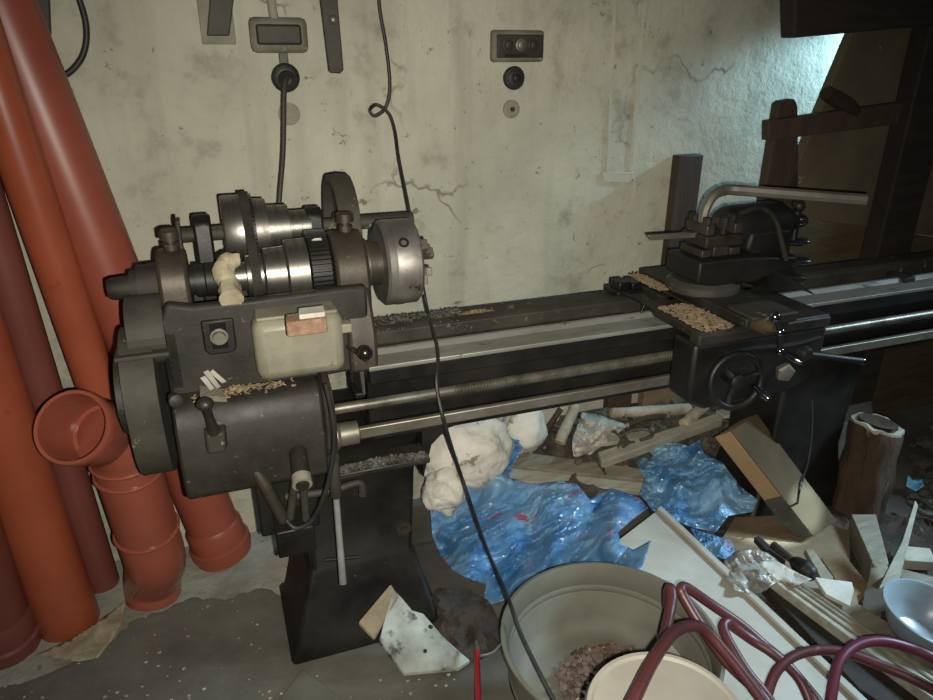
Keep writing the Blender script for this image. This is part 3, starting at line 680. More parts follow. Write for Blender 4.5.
for x0, y0, x1, y1, v in ((786, 244, 808, 242, .12), (784, 263, 809, 262, .1), (782, 277, 806, 279, .08)):
    p, q = av(x0, y0, v), av(x1, y1, v-.02)
    lp('crank_handle', MB().tube([p, p.lerp(q, .35), p.lerp(q, .7), q], [.005, .008, .011, .006], n=14), 'chrome' if y0 < 270 else 'black', parent=ts)
p = [av(740, 214, .05), av(758, 208, .05), av(770, 213, .045), av(777, 224, .04), av(781, 240, .035), av(786, 260, .03)]
mb = MB()
lp('lock_strap', mb.tube(p, .0075, n=8), 'iron', parent=ts)
# ------------------------------------------------------------------ small things lying on the lathe
obj('scrub_brush', MB().hull([at(285, 314, 1.042), at(324, 309, 1.042), at(327, 318, 1.042), at(286, 323, 1.042)], [at(285, 314, 1.042)-V3((0, 0, .03)), at(324, 309, 1.042)-V3((0, 0, .03)), at(327, 318, 1.042)-V3((0, 0, .03)), at(286, 323, 1.042)-V3((0, 0, .03))]), 'brush_pad', bev=.004,
    label='small tan scrubbing block lying on the white cover of the headstock', cat='brush')
q = [at(298, 308, 1.053), at(324, 305, 1.053), at(325, 312, 1.053), at(299, 315, 1.053)]
obj('paper_scrap', MB().hull(q, [p-V3((0, 0, .01)) for p in q]), 'paper', bev=.002, label='small pale paper scrap lying on the tan scrubbing block', cat='paper')
rg = []
for i, (x, y, v) in enumerate(((240, 259, .09), (228, 262, .09), (223, 272, .075), (229, 285, .055), (231, 299, .015))):
    c = av(x, y, v); rg.append(c)
mb = MB(); mb.tube(rg, [.013, .02, .021, .022, .024], n=12)
for v in mb.bm.verts: v.co += noise.noise_vector(v.co*60)*.005
obj('cloth_rag', mb, 'rag', label='cream rag draped beside the shiny cone pulley', cat='rag')
t = thing('carton_scrap', 'folded grey carton scrap lying on top of the feed gearbox', 'carton', at(212, 388, .855))
mb = MB(); mb.slab([(199, 385), (222, 389), (226, 397), (200, 396)], [.862, .866, .868, .862], .012); obj('flap', mb, 'wood_grey', t, .001)
for i, (x0, y0, x1, y1) in enumerate(((203, 372, 216, 388), (206, 370, 222, 383), (200, 378, 210, 390))):
    mb = MB(); mb.slab([(x0, y0), (x0+5, y0-2), (x1+4, y1-2), (x1, y1)], [.885, .89, .876, .87], .003); obj('flap', mb, 'paper', t)
def rect(u0, u1, v0, v1, z, hmax=.0):
    def f(R):
        a, b = R.random(), R.random(); h = hmax*min(a, 1-a, b, 1-b)*3*R.random()
        return (u0+(u1-u0)*a, v0+(v1-v0)*b, z+h)
    return f
def gau(cu, cv, su, sv, z, h):
    def f(R):
        a, b = R.gauss(0, 1), R.gauss(0, 1); a = max(-2, min(2, a)); b = max(-2, min(2, b))
        return (cu+a*su, cv+b*sv, z+h*math.exp(-(a*a+b*b)/2)*R.random())
    return f
obj('wood_shavings', flecks(MB(), 900, rect(.635, .735, -.13, .06, .876, .012), .0042, seed=3), 'wood_chip', flat=True, kind='stuff',
    label='tan wood shavings on the front left corner of the saddle', cat='shavings')
obj('wood_shavings', flecks(MB(), 450, rect(.705, .745, .16, .32, .884, .008), .0042, seed=4), 'wood_chip', flat=True, kind='stuff',
    label='tan wood shavings behind the tool post on the back of the saddle', cat='shavings')
mb = flecks(MB(), 900, rect(-.12, .16, .205, .3, .852, .006), .003, seed=5); flecks(mb, 500, gau(-.02, .15, .06, .03, .8, .03), .0035, seed=6)
obj('metal_swarf', mb, 'bright_chip', flat=True, kind='stuff', label='grey metal swarf scattered on the bed under the chuck', cat='swarf')
obj('wood_shavings', flecks(MB(), 160, gau(.19, .24, .025, .012, .853, .008), .004, seed=8), 'wood_chip', flat=True, kind='stuff',
    label='small tan pile of shavings on the rear way right of the chuck', cat='shavings')
obj('wood_shavings', flecks(MB(), 170, gau(-.43, -.02, .05, .012, .848, .008), .004, seed=9), 'wood_chip', flat=True, kind='stuff',
    label='few tan shavings on top of the feed gearbox', cat='shavings')
obj('metal_swarf', flecks(MB(), 650, rect(-.25, -.035, -.028, .0, .606, .012), .0035, seed=10), 'bright_chip', flat=True, kind='stuff',
    label='grey swarf piled on the narrow ledge above the left leg', cat='swarf')
obj('wood_offcut', MB().blob((-.235, .11, SZ+.078), (.012, .006, .004), .5, 5, 2), 'paper', label='tiny white chip stuck on top of the bull gear', cat='chip')
a, b = at(641, 314, .868), at(647, 301, .868)
obj('drill_bit', MB().tube([a, a.lerp(b, .5), b], [.002, .0035, .0035], n=8), 'chrome', label='short bright drill bit lying across the bed ways', cat='drill bit')
# ------------------------------------------------------------------ floor left
obj('paper_sack', sheet([(36, 655), (52, 648), (70, 640), (98, 622), (112, 612), (126, 600), (122, 622), (112, 640), (98, 658), (78, 662), (60, 659)], [(40, 655, .006), (126, 600, .03), (100, 640, .03), (80, 640, .02)], 3, .006, 14, 3), 'rag', solid=.002,
    label='torn beige sack paper on the floor by the orange pipe ends', cat='sack')
t = thing('angle_bracket', 'pale scratched metal angle plate lying before the left lathe leg', 'bracket', at(420, 630, 0))
bk = lambda x, y, v: av(x, y, v)
tp = [bk(393, 588, -.005), bk(402, 598, -.008), bk(412, 610, -.02), bk(423, 613, -.02), bk(431, 622, -.035), bk(446, 640, -.06), at(470, 660, .03), at(458, 668, .025), at(404, 673, .04), bk(379, 640, -.075)]
obj('plate', MB().hull(tp, [p-V3((0, 0, .012)) for p in tp]), 'greenmetal', t, .002)
q = [bk(358, 622, -.04), bk(391, 583, -.004), bk(399, 596, -.012), bk(374, 639, -.075)]
obj('end_block', MB().hull(q, [V3((p.x, p.y+.004, p.z-.014)) for p in q]), 'tanblock', t, .004)
nn = (tp[6]-tp[0]).cross(tp[9]-tp[0]); nn = nn if nn.z > 0 else -nn; nn.normalize()
for x, y, k in ((425, 651, .5), (431, 627, .42)):
    d_ = ray(x, y); o2 = CAM; dv = at(x, y, .05)-CAM; tt = nn.dot(tp[9]-CAM)/nn.dot(dv); c = CAM+dv*tt
    obj('hole', MB().rev(c-nn*.01, nn, [(0, .005), (.0125, .005)], 12), 'black', t)
obj('floor_board', MB().slab([(303, 669), (275, 705), (300, 760), (390, 735)], .02, .018), 'tub', bev=.002, label='flat grey sheet on the floor at the bottom edge', cat='sheet')
a = [at(478, 720, .09), at(478, 690, .08), at(477, 660, .07), at(477, 651, .07)]
t = thing('air_hose', 'short bright red hose end with a metal fitting beside the tub', 'hose', at(478, 690, 0))
obj('tube', MB().tube([at(480, 790, .02), at(479, 740, .06)]+a, .0075), 'hose_red', t)
b = at(476, 643, .07); obj('fitting', MB().rev(a[-1], b-a[-1], [(0, .0078), (.008, .0078), (.008, .005), ((b-a[-1]).length+.005, .004)], 12), 'dullsteel', t)
obj('steel_wire', MB().tube([at(480, 656, .07), at(493, 652, .05), at(504, 640, .03)], .004), 'dullsteel', label='thin grey wire on the floor beside the red hose end', cat='wire')
obj('lime_dust', sheet([(-60, 700), (-60, 600), (0, 582), (100, 560), (210, 540), (280, 527), (300, 560), (292, 600), (262, 588), (225, 600), (190, 598), (160, 612), (130, 622), (104, 648), (60, 668), (20, 684)], [(0, 600, .0), (200, 560, .0), (280, 560, .0), (60, 660, .0)], 7, .005, 12, 51, rag=.25), 'dustfloor', kind='stuff',
    label='pale dusty strip of floor along the wall under the orange pipes', cat='dust')
obj('dirt_heap', sheet([(424, 605), (438, 588), (470, 590), (488, 600), (500, 620), (508, 645), (480, 660), (455, 655), (440, 640), (420, 622)], [(424, 605, .01), (470, 590, .02), (460, 615, .05), (440, 600, .06), (490, 640, .02), (508, 645, .01), (420, 622, .005), (455, 655, .01)], 4, .012, 18, 2), 'dirt', kind='stuff',
    label='heap of dark brown dirt on the floor beside the left leg', cat='dirt')
R = random.Random(4)
mb = MB()
for i in range(150):
    x, y = R.uniform(0, 470), R.uniform(590, 705)
    if x < 130 and y < 660: continue
    if 260 < x < 440 and y < 675: continue
    p = at(x, y, .003); s = R.uniform(.0015, .005)
    mb.blob((p.x, p.y, s*.6), (s*1.3, s, s*.7), .4, 4, 1, i)
obj('floor_grit', mb, 'pale_chip', flat=True, kind='stuff', label='scattered pale grit on the dark floor in the foreground', cat='grit')
# ------------------------------------------------------------------ under the bed
obj('white_lump', MB().blob(av(466, 453, .46), (.155, .11, .13), .16, 5, 5, 2.2, cut=.0), 'sack', label='largest white lime lump behind the blue bag against the left leg', cat='lump')
obj('white_lump', MB().blob(av(524, 428, .52), (.075, .07, .09), .18, 5, 4, 6.5, cut=.0), 'sack', label='smaller white lime lump right of the largest one', cat='lump')
obj('white_lump', MB().blob(av(444, 490, .36), (.07, .07, .07), .2, 6, 4, 9.1, cut=.0), 'sack', label='low broken white lump under the left end of the blue bag', cat='lump')
heap = sheet([(520, 470), (560, 415), (620, 405), (700, 395), (760, 400), (770, 430), (700, 470), (640, 500), (540, 500)],
             [(520, 470, .12), (560, 425, .2), (620, 415, .24), (700, 405, .24), (760, 405, .2), (700, 460, .16), (640, 495, .1), (540, 495, .1)], 4.5, .035, 9, 5)
obj('rubble_heap', heap, 'rubble', kind='stuff', label='heap of grey rubble and splinters under the lathe bed', cat='rubble')
def log(name, label, p, q, r0, r1, m, bend=.01, n=14):
    p = V3(p); q = V3(q); t = thing(name, label, 'log', (p+q)/2-V3((0, 0, r0)))
    mid = p.lerp(q, .5)+V3((0, bend*.5, bend))
    mb = MB(); mb.tube([p, p.lerp(mid, .5), mid, mid.lerp(q, .5), q], [r0, r0*1.03, (r0+r1)/2, r1*1.02, r1], n=n)
    for v in mb.bm.verts: v.co += noise.noise_vector(v.co*35)*r0*.16
    obj('bark', mb, m, t)
    for a, b, r in ((p, q, r0), (q, p, r1)):
        d = (a-b).normalized(); obj('cut_end', MB().cyl(a-d*.002, a+d*.003, r*.9, r*.86, 14), 'cutwood', t)
    return t
log('birch_log', 'short upright leaning birch log with a tan cut end under the bed', at(560, 442, .22), at(575, 406, .31), .021, .02, 'birch', 0)
log('birch_log', 'thin brown stick left of the short birch log', at(540, 440, .2), at(561, 409, .29), .012, .011, 'bark', 0)
log('birch_log', 'grey log lying level with a bright cut end at right below the handwheel', at(612, 413, .29), at(689, 409, .28), .019, .021, 'birch', .0)
log('birch_log', 'thin bent stick lying just below the level grey log', at(628, 425, .27), at(667, 416, .28), .01, .011, 'bark', .008)
log('birch_log', 'short thick log end poking out near the handwheel', at(684, 424, .27), at(704, 406, .30), .021, .022, 'birch', 0)
mb = sheet([(572, 440), (582, 412), (600, 415), (628, 425), (612, 438), (590, 455), (574, 456)], [(572, 440, .26), (600, 420, .27), (628, 425, .27), (580, 452, .22)], 3, .018, 16, 8)
obj('birch_bark_scrap', mb, 'paper', solid=.003, label='white torn bark and paper scraps right of the short birch log', cat='scrap')
obj('cable_coil', MB().tube([at(618, 447, .24), at(622, 436, .26), at(634, 430, .27), at(648, 430, .27), at(652, 436, .265), at(640, 440, .26)], .006), 'grey_plastic', label='short curl of grey cable on the rubble under the bed', cat='cable')
obj('flat_batten', MB().slab([(596, 437), (640, 431), (655, 427), (654, 431), (641, 438), (598, 444)], .258, .014), 'wood_pale', bev=.002, label='small pale batten beside the grey cable curl', cat='batten')
obj('wooden_board', MB().slab([(598, 452), (720, 412), (723, 419), (602, 462)], [.235, .29, .285, .225], .035), 'wood_pale', bev=.002, label='long pale edged board slanting up towards the handwheel', cat='board')
obj('wood_offcut', MB().slab([(716, 410), (757, 401), (764, 404), (758, 414), (724, 416)], [.31, .32, .32, .31, .31], .012), 'wood_pale', bev=.002, label='bright white wood splinter beneath the handwheel handle', cat='offcut')
obj('grooved_plank', MB().slab([(519, 451), (646, 469), (644, 480), (513, 466)], [.2, .2, .19, .185], .02), 'wood_grey', bev=.003, label='upper grey plank lying above the blue bag', cat='plank')
obj('grooved_plank', MB().slab([(511, 467), (644, 481), (640, 491), (506, 480)], [.175, .178, .165, .165], .02), 'wood_pale', bev=.003, label='lower pale plank edge lying directly above the blue bag', cat='plank')
obj('leaning_board', MB().box(.86, .96, .6, .64, .0, .42), 'wood_post', bev=.003, label='left of two brown boards standing at the wall under the bed', cat='board')
obj('leaning_board', MB().box(1.0, 1.22, .58, .62, .0, .45), 'wood_tan', bev=.003, label='right wider board of the two standing at the wall under the bed', cat='board')
# blue bags
obj('plastic_bag', sheet([(430, 508), (444, 500), (455, 480), (472, 462), (492, 452), (507, 436), (519, 434), (524, 446), (514, 464), (509, 478), (532, 484), (560, 481), (577, 484), (590, 500), (612, 488), (640, 498), (648, 508), (632, 520), (618, 532), (620, 544), (634, 550), (651, 541), (646, 558), (640, 573), (622, 574), (600, 572), (572, 574), (545, 582), (520, 592), (505, 600), (492, 604), (484, 600), (486, 584), (470, 580), (452, 570), (440, 555), (432, 535)],
    [(430, 508, .13), (455, 482, .2), (512, 440, .3), (490, 470, .25), (470, 520, .12), (440, 550, .03), (490, 600, .01), (520, 510, .14), (550, 500, .2), (590, 500, .19), (640, 505, .17), (560, 545, .17), (600, 572, .16), (545, 580, .1), (612, 540, .26), (648, 545, .29), (640, 570, .27), (500, 560, .08), (530, 540, .12), (590, 530, .18), (450, 530, .1)], 2.1, .075, 9, 4, fold=True), 'bag', solid=.0012, ang=24,
    label='big crumpled blue plastic bag spread in front of the left leg', cat='plastic bag')
obj('plastic_bag', sheet([(636, 462), (650, 444), (668, 440), (688, 446), (700, 440), (704, 452), (722, 462), (740, 486), (758, 500), (752, 512), (728, 516), (716, 532), (694, 528), (672, 520), (652, 510), (640, 494), (645, 478)],
    [(640, 462, .2), (670, 445, .25), (702, 444, .29), (720, 470, .27), (750, 505, .18), (700, 520, .15), (660, 500, .16), (680, 475, .23)], 2.1, .075, 9, 14, fold=True), 'bag2', solid=.0012, ang=24,
    label='smaller crumpled blue plastic bag left of the long cardboard box', cat='plastic bag')
obj('plastic_bag', sheet([(690, 528), (708, 534), (730, 540), (736, 550), (726, 560), (712, 556), (698, 542)], [(690, 528, .15), (720, 545, .17), (736, 550, .14), (712, 556, .15)], 2, .04, 15, 24, fold=True), 'bag', solid=.0012, ang=24,
    label='small shiny blue plastic twist at the edge of the pale panel', cat='plastic bag')
# pale panel (a shallow tray or door with a raised rim)
t = thing('cabinet_door', 'large pale panel with a raised rim lying behind the tub', 'panel', at(720, 600, .1))
pq = [at(660, 508, .2), at(618, 540, .22), at(700, 735, .2), at(900, 735, .16)]
n_ = (pq[1]-pq[0]).cross(pq[3]-pq[0]); n_ = n_ if n_.z > 0 else -n_; n_.normalize()
obj('sheet', MB().hull(pq, [p-n_*.014 for p in pq]), 'panel', t, .002)
d1 = (pq[1]-pq[0]).normalized(); w = .026
obj('rim', MB().hull([pq[0]+n_*.012, pq[0]+d1*w+n_*.012, pq[3]+d1*w+n_*.012, pq[3]+n_*.012], [pq[0]-n_*.0, pq[0]+d1*w-n_*.0, pq[3]+d1*w-n_*.0, pq[3]-n_*.0]), 'panel', t, .004)
# tub
tc = at(610, 637, .33); TR = .233
t = thing('zinc_tub', 'large grey round tub with debris inside at the bottom centre', 'tub', (tc.x, tc.y, 0))
obj('wall', MB().rev((tc.x, tc.y, 0), (0, 0, 1), [(0, .0), (.0, .165), (.01, .172), (.2, .208), (.22, .216), (.23, .212), (.325, .23), (.328, .238), (.335, .238), (.337, .23), (.33, .226), (.285, .2185), (.28, .22), (.275, .2165), (.268, .2155), (.263, .217), (.258, .2135), (.2, .2), (.178, .19), (.168, .175), (.165, .15), (.165, .0)], 72, caps=False), 'tub', t)
def intub(R):
    a = R.uniform(0, 2*pi); r = .12*sqrt(R.random()); return (tc.x+r*cos(a)+.02, tc.y+r*sin(a)+.0, .168+.03*(1-r/.12)*R.random()+.004)
mb = flecks(MB(), 420, intub, .011, .6, 21)
M['debris'] = mat('tub_debris', '6d594a', '4a3b30', 40, .9, 0, .2, 'c0b09c', 60, .62)
obj('tub_debris', mb, 'debris', flat=True, kind='stuff', label='brown chips and rubbish on the bottom of the grey tub', cat='debris')
obj('dark_lump', MB().blob((tc.x-.005, tc.y+.11, .175), (.024, .012, .008), .4, 5, 3, 3), 'dirt', label='small black lump among the debris in the tub', cat='lump')
# pail with lid
pc = at(667, 714, .6); PR = .121
t = thing('lidded_pail', 'white pail with a round cream lid in front of the tub', 'pail', (pc.x, pc.y, 0))
obj('bucket', MB().rev((pc.x, pc.y, 0), (0, 0, 1), [(0, 0), (0, .088), (.01, .09), (.53, .106), (.535, .112), (.55, .112), (.565, .112), (.576, .1), (.576, .0)], 48, caps=False), 'pail', t)
obj('lid', MB().rev((pc.x, pc.y, .574), (0, 0, 1), [(-.012, .114), (-.012, .118), (.018, PR), (.026, PR-.004), (.026, PR-.01), (.022, PR-.014), (.022, 0)], 56, caps=False), 'lid', t)
# hoses
def hose(pts, r): return MB().tube([at(*p) for p in pts], r, n=12, sub=7)
Hp = [(616, 735, .66), (634, 698, .66), (652, 662, .64), (673, 633, .6), (690, 626, .56), (705, 630, .53), (724, 651, .5), (744, 676, .47), (770, 712, .43), (800, 760, .38), (790, 745, .36), (764, 699, .38), (726, 661, .42), (699, 622, .46), (684, 597, .49), (681, 589, .5), (687, 588, .49), (712, 605, .44), (741, 625, .4), (764, 645, .37), (790, 668, .34), (830, 720, .3), (820, 740, .3), (790, 728, .34), (765, 694, .38), (747, 672, .4), (730, 644, .42), (723, 628, .43), (727, 622, .43), (735, 628, .41), (752, 640, .385), (775, 655, .37), (800, 680, .34), (815, 715, .3)]
t = thing('rubber_hose', 'maroon rubber hose bent in tight narrow loops above the cream lid', 'hose', at(720, 660, .3))
obj('tube', hose(Hp, .0105), 'hose', t)
obj('tube', hose([(664, 640, .5), (669, 615, .5), (672, 598, .51), (670, 588, .515), (668, 594, .49), (668, 606, .45)], .0105), 'hose', t)
obj('rubber_hose', hose([(755, 740, .3), (766, 698, .33), (778, 669, .36), (802, 653, .37), (838, 651, .37), (885, 667, .36), (930, 688, .35), (1010, 740, .3)], .0105), 'hose',
    label='maroon hose in a wide low arch running off at lower right', cat='hose')
obj('rubber_hose', hose([(826, 735, .34), (831, 698, .38), (838, 664, .41), (855, 646, .42), (880, 641, .42), (910, 648, .41), (940, 662, .4), (1010, 705, .35)], .0105), 'hose2',
    label='purple red hose arching highest at the lower right', cat='hose')
# ------------------------------------------------------------------ right hand debris
heap = sheet([(640, 500), (700, 470), (760, 460), (800, 500), (850, 510), (930, 520), (1000, 560), (1000, 740), (860, 740), (760, 640), (690, 570)],
             [(640, 500, .06), (700, 470, .05), (800, 520, .05), (900, 520, .01), (1000, 560, .01), (990, 730, .06), (860, 735, .1), (780, 640, .09), (700, 570, .09), (800, 570, .07), (880, 600, .06)], 6, .025, 8, 11)
obj('rubble_heap', heap, 'dirt', kind='stuff', label='low heap of brown rubble under the scrap wood at right', cat='rubble')
obj('plywood_sheet', MB().slab([(735, 517), (716, 548), (770, 572), (850, 562), (850, 530), (790, 515)], [.1, .12, .12, .12, .1, .1], .012), 'wood_tan', bev=.001, label='tan plywood piece lying under the near end of the box', cat='plywood')
t = thing('cardboard_box', 'long flat grey brown box leaning on the right leg', 'box', at(780, 500, .12))
tq = [at(731, 431, .43), at(757, 414, .44), at(837, 521, .14), at(813, 536, .14)]
n_ = (tq[1]-tq[0]).cross(tq[3]-tq[0]); n_ = n_ if n_.z > 0 else -n_; n_.normalize()
dn = [p-n_*.004 for p in tq]; th = .07
obj('lid', MB().hull(tq, dn), 'box_top', t, .001)
obj('body', MB().hull([p-n_*.004 for p in tq], [p-n_*th for p in tq]), 'cardboard', t, .002)
w0 = tq[0].lerp(tq[3], .62); 
obj('dark_band', MB().hull([w0-n_*.003-V3((.0015, .0015, 0)), tq[3]-n_*.003-V3((.0015, .0015, 0)), tq[3]-n_*th-V3((.0015, .0015, 0)), w0-n_*th-V3((.0015, .0015, 0))], [w0-n_*.003, tq[3]-n_*.003, tq[3]-n_*th, w0-n_*th]), 'grey_plastic', t)
obj('wire_hook', MB().tube([av(812, 400, -.1), av(812, 430, -.13), av(808, 462, -.16), av(801, 482, -.17), av(799, 492, -.19), at(797, 505, .2), at(793, 520, .155)], [.002, .002, .0025, .005, .0035, .003, .003], n=8), 'rubber',
    label='thin dark wire with a bulge hanging down onto the box', cat='wire')
# stump
s0 = at(852, 522, .0); zt = .2
while at(874, 426, zt).y > s0.y and zt < .8: zt += .002
SX = V3((s0.x, s0.y, zt)); SK = (SX.z-.37); SR = .82
t = thing('tree_stump', 'hollow brown tree stump with a pale rim standing at right', 'stump', (SX.x, SX.y, 0))
n = 48; vs = []; fs = []
prof = [(0, .1), (.03, .105), (.12, .1), (.22, .098), (.32, .1), (.37, .1)]
mb = MB(); mb.rev((SX.x, SX.y, 0), (0, 0, 1), [(i*SX.z/22, (.104-.0006*i+.004*sin(i*.7))*SR) for i in range(23)], n, caps=True)
for v in mb.bm.verts:
    a = atan2(v.co.y-SX.y, v.co.x-SX.x); k = 1+.12*noise.noise(V3((cos(a)*2.2, sin(a)*2.2, v.co.z*3)))+.05*noise.noise(V3((cos(a)*9, sin(a)*9, v.co.z*8)))
    v.co.x = SX.x+(v.co.x-SX.x)*k; v.co.y = SX.y+(v.co.y-SX.y)*k
    e = (v.co.z-SX.z+.07)/.07
    if e > 0: v.co.z += (-.16*(v.co.x-SX.x)+.012*noise.noise(v.co*25))*e
obj('bark', mb, 'bark', t)
mb = MB(); mb.rev((SX.x, SX.y, SX.z-.01), (0, 0, 1), [(0, .07*SR), (.0, .092*SR), (.012, .091*SR), (.013, .08*SR), (.011, .07*SR)], n, caps=False)
for v in mb.bm.verts:
    a = atan2(v.co.y-SX.y, v.co.x-SX.x); k = 1+.12*noise.noise(V3((cos(a)*2.2, sin(a)*2.2, 1.1)))
    v.co.x = SX.x+(v.co.x-SX.x)*k; v.co.y = SX.y+(v.co.y-SX.y)*k; v.co.z += -.16*(v.co.x-SX.x)+.012*noise.noise(v.co*25)+.006
obj('cut_rim', mb, 'wood_pale', t)
mb = MB(); mb.rev((SX.x, SX.y, SX.z-.005), (0, 0, 1), [(0, 0), (.009, .072*SR)], 32, caps=False)
for v in mb.bm.verts: v.co.z += -.16*(v.co.x-SX.x)+.01
obj('hollow', mb, 'bark', t)
# scrap wood
obj('wood_block', MB().slab([(851, 514), (876, 514), (889, 563), (874, 566)], [.15, .15, .17, .17], .1), 'wood_grey', bev=.003, label='thick grey block with pale top just before the stump', cat='block')
obj('wood_block', MB().slab([(900, 545), (930, 548), (937, 562), (905, 560)], [.11, .11, .11, .11], .035), 'wood_pale', bev=.003, label='small pale wood block right of the pointed plank', cat='block')
p0, p1, p2, p3 = at(915, 502, .34), at(906, 540, .28), at(879, 588, .17), at(897, 590, .16)
p0b = at(918, 506, .33)
q = [p0, p1-V3((.012, 0, 0)), p2, p3, p0b]
obj('pointed_plank', MB().hull(q, [p+V3((.012, .01, -.004)) for p in q]), 'wood_pale', bev=.001, label='tall pale splintered plank with a sharp upright point', cat='plank')
q = [at(872, 560, .17), at(886, 560, .18), at(897, 604, .13), at(862, 612, .12)]
obj('plank_stub', MB().hull(q, [p-V3((0, 0, .015)) for p in q]), 'wood_grey', bev=.002, label='short grey board at the foot of the pointed plank', cat='board')
t = thing('moulding_strip', 'longest grooved white moulding strip running to lower right', 'moulding', at(850, 620, .1))
q = [at(768, 577, .19), at(790, 575, .19), at(935, 672, .17), at(935, 700, .17)]
obj('strip', MB().hull(q, [p-V3((0, 0, .03)) for p in q]), 'wood_pale', t, .003)
for k in (.3, .62, .86):
    a, b = q[0].lerp(q[1], k), q[3].lerp(q[2], k); w = V3((.003, -.003, 0))
    obj('groove_bead', MB().tube([a+V3((0, 0, .001)), b+V3((0, 0, .001))], .004, n=8, smooth=False), 'wood_grey', t)
q = [at(790, 575, .175), at(815, 576, .175), at(940, 655, .155), at(937, 676, .155)]
obj('moulding_strip', MB().hull(q, [p-V3((0, 0, .025)) for p in q]), 'wood_grey', bev=.003, label='grey strip lying behind the longest white moulding', cat='moulding')
q = [at(762, 584, .165), at(768, 579, .165), at(935, 708, .14), at(918, 725, .14), at(860, 690, .14)]
obj('dark_batten', MB().hull(q, [p-V3((0, 0, .03)) for p in q]), 'wood_dark', bev=.003, label='dark batten under the left edge of the longest moulding', cat='batten')
obj('carton_piece', MB().slab([(815, 577), (852, 582), (854, 590), (850, 606), (826, 594)], [.205, .2, .2, .19, .195], .012), 'paper', bev=.001, label='small crumbled white board chip on the grey moulding', cat='board')
obj('grey_offcut', MB().slab([(805, 549), (813, 549), (834, 578), (822, 580)], [.19, .19, .17, .17], .02), 'wood_grey', bev=.002, label='short grey offcut beside the round tool handle', cat='offcut')
obj('brown_offcut', MB().slab([(821, 558), (842, 552), (872, 588), (855, 606), (843, 590)], [.15, .15, .14, .14, .145], .015), 'wood_tan', bev=.002, label='brown flat offcut left of the plank stub', cat='offcut')
obj('grey_offcut', MB().slab([(754, 537), (760, 536), (786, 560), (780, 565)], [.19, .19, .2, .2], .018), 'wood_dark', bev=.002, label='dark narrow stick pointing up beside the torn film', cat='stick')
t = thing('file_handle', 'dark tool with a round bulbous wooden handle among the scrap', 'tool', at(795, 560, .19))
a, b, c = at(773, 545, .215), at(792, 560, .215), at(815, 577, .21)
obj('shank', MB().tube([a, a.lerp(b, .5), b], [.012, .011, .01], n=14), 'wood_dark', t)
obj('grip', MB().tube([b, b.lerp(c, .2), b.lerp(c, .55), b.lerp(c, .85), c], [.01, .02, .026, .022, .012], n=18), 'black', t)
mb = sheet([(724, 560), (736, 551), (755, 549), (768, 553), (780, 562), (800, 574), (814, 578), (796, 586), (776, 582), (764, 592), (750, 594), (734, 590), (722, 575)],
    [(724, 560, .19), (755, 552, .22), (800, 576, .215), (764, 590, .2), (740, 575, .22)], 2, .045, 14, 31, fold=True)
obj('plastic_film', mb, 'film', solid=.001, ang=60, label='crumpled dirty grey film at the upper end of the mouldings', cat='film')
obj('torn_paper', sheet([(757, 562), (775, 560), (800, 574), (812, 579), (800, 584), (776, 580)], [(757, 562, .23), (812, 579, .23)], 3, .008, 16, 33), 'paper', solid=.001, label='white torn paper strip beside the crumpled film', cat='paper')
# basin
bc = at(932, 614, .23)
t = thing('wash_basin', 'pale blue grey enamel basin at the right edge', 'basin', (bc.x, bc.y, .1))
ax = V3((.1, -.12, 1)).normalized()
obj('bowl', MB().rev(bc-ax*.085, ax, [(0, 0), (0, .06), (.006, .066), (.04, .09), (.083, .104), (.086, .112), (.09, .112), (.091, .106), (.085, .101), (.042, .086), (.012, .064), (.006, .056), (.006, 0)], 56, caps=False), 'enamel', t)
obj('tin_sheet', MB().slab([(865, 590), (884, 576), (888, 600), (878, 618), (862, 612)], [.16, .18, .17, .15, .14], .004), 'dullsteel', label='small bent grey tin piece left of the basin', cat='tin')
obj('grey_offcut', MB().slab([(892, 566), (935, 577), (938, 596), (905, 583)], [.12, .12, .11, .11], .012), 'wood_grey', bev=.002, label='dull grey offcut behind the basin', cat='offcut')
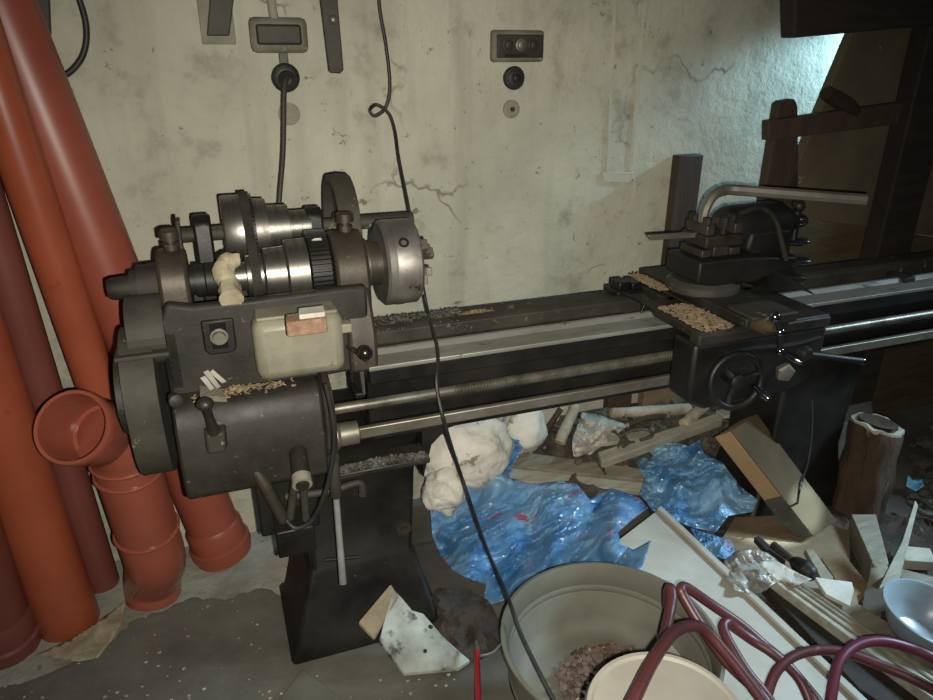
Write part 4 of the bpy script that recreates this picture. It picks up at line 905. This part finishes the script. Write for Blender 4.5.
# background right floor
obj('concrete_block', MB().slab([(832, 396), (866, 390), (872, 396), (874, 420), (834, 424)], .24, .235), 'concrete_lump', bev=.006, label='grey concrete block standing between the right leg and the stump', cat='block')
R = random.Random(9); mb = MB()
for i in range(240):
    x, y = R.uniform(872, 960), R.uniform(375, 560)
    if x < 912 and 415 < y < 540: continue
    p = at(x, y, .01)
    if p.y > .4: continue
    s = R.uniform(.008, .03); mb.blob((p.x, p.y, s*.45), (s*1.4, s, s*.6), .5, 4, 2, i*1.3)
obj('stone_rubble', mb, 'rubble', kind='stuff', label='scattered stones and rubble on the dark floor at far right', cat='rubble')
obj('plastic_scrap', sheet([(908, 474), (912, 480), (922, 479), (924, 486), (916, 491), (906, 486)], [(908, 474, .05), (922, 480, .04), (914, 490, .03)], 2, .006, 25, 41), 'cyan', solid=.001, label='small pale cyan scrap beside the stump on the rubble', cat='scrap')
obj('cable_coil', MB().tube([at(908, 502, .05), at(916, 508, .05), at(926, 514, .045), at(940, 516, .04)], .009), 'grey_plastic', label='grey curved pipe piece on the rubble right of the stump', cat='pipe')
# ------------------------------------------------------------------ light
def light(name, kind, p, target, energy, col, **k):
    l = bpy.data.lights.new(name, kind); l.energy = energy; l.color = col
    for a, b in k.items(): setattr(l, a, b)
    o = bpy.data.objects.new(name, l); COL.objects.link(o)
    o.location = LM @ V3(p)
    d = (LM @ V3(target))-o.location
    o.rotation_euler = d.to_track_quat('-Z', 'Y').to_euler(); return o
fp = CAM+V3((.03, .0, -.03)); 
light('phone_lamp', 'SPOT', fp, av(440, 360, .3), 150, (1, .96, .85), shadow_soft_size=.006, spot_size=radians(104), spot_blend=1)
light('daylight_gap', 'SPOT', (2.06, .482, 1.68), (1.6, .66, 1.28), 75, (.42, .76, 1), spot_size=radians(66), spot_blend=.7, shadow_soft_size=.03)
light('daylight_window', 'SPOT', (2.9, -.9, 1.9), (1.15, -.55, .2), 560, (.55, .8, 1), spot_size=radians(44), spot_blend=1, shadow_soft_size=.3)
light('daylight_slit', 'SPOT', (2.7, -.5, 1.6), at(806, 508, .2), 900, (.62, .86, 1), spot_size=radians(4), spot_blend=.5, shadow_soft_size=.02)
w = bpy.data.worlds.new('dim_room'); SC.world = w; w.use_nodes = True
w.node_tree.nodes['Background'].inputs[0].default_value = (.9, .95, 1, 1); w.node_tree.nodes['Background'].inputs[1].default_value = .035
cam = bpy.data.cameras.new('camera'); co = bpy.data.objects.new('camera', cam); COL.objects.link(co)
cam.sensor_width = 36; cam.lens = 36*F/933; cam.clip_start = .02
co.location = (0, 0, H); co.rotation_euler = (pi/2-PIT, 0, 0); SC.camera = co
SC.view_settings.view_transform = 'Standard'; SC.view_settings.look = 'None'; SC.view_settings.exposure = 0; SC.view_settings.gamma = 1
SC.view_settings.use_curve_mapping = False
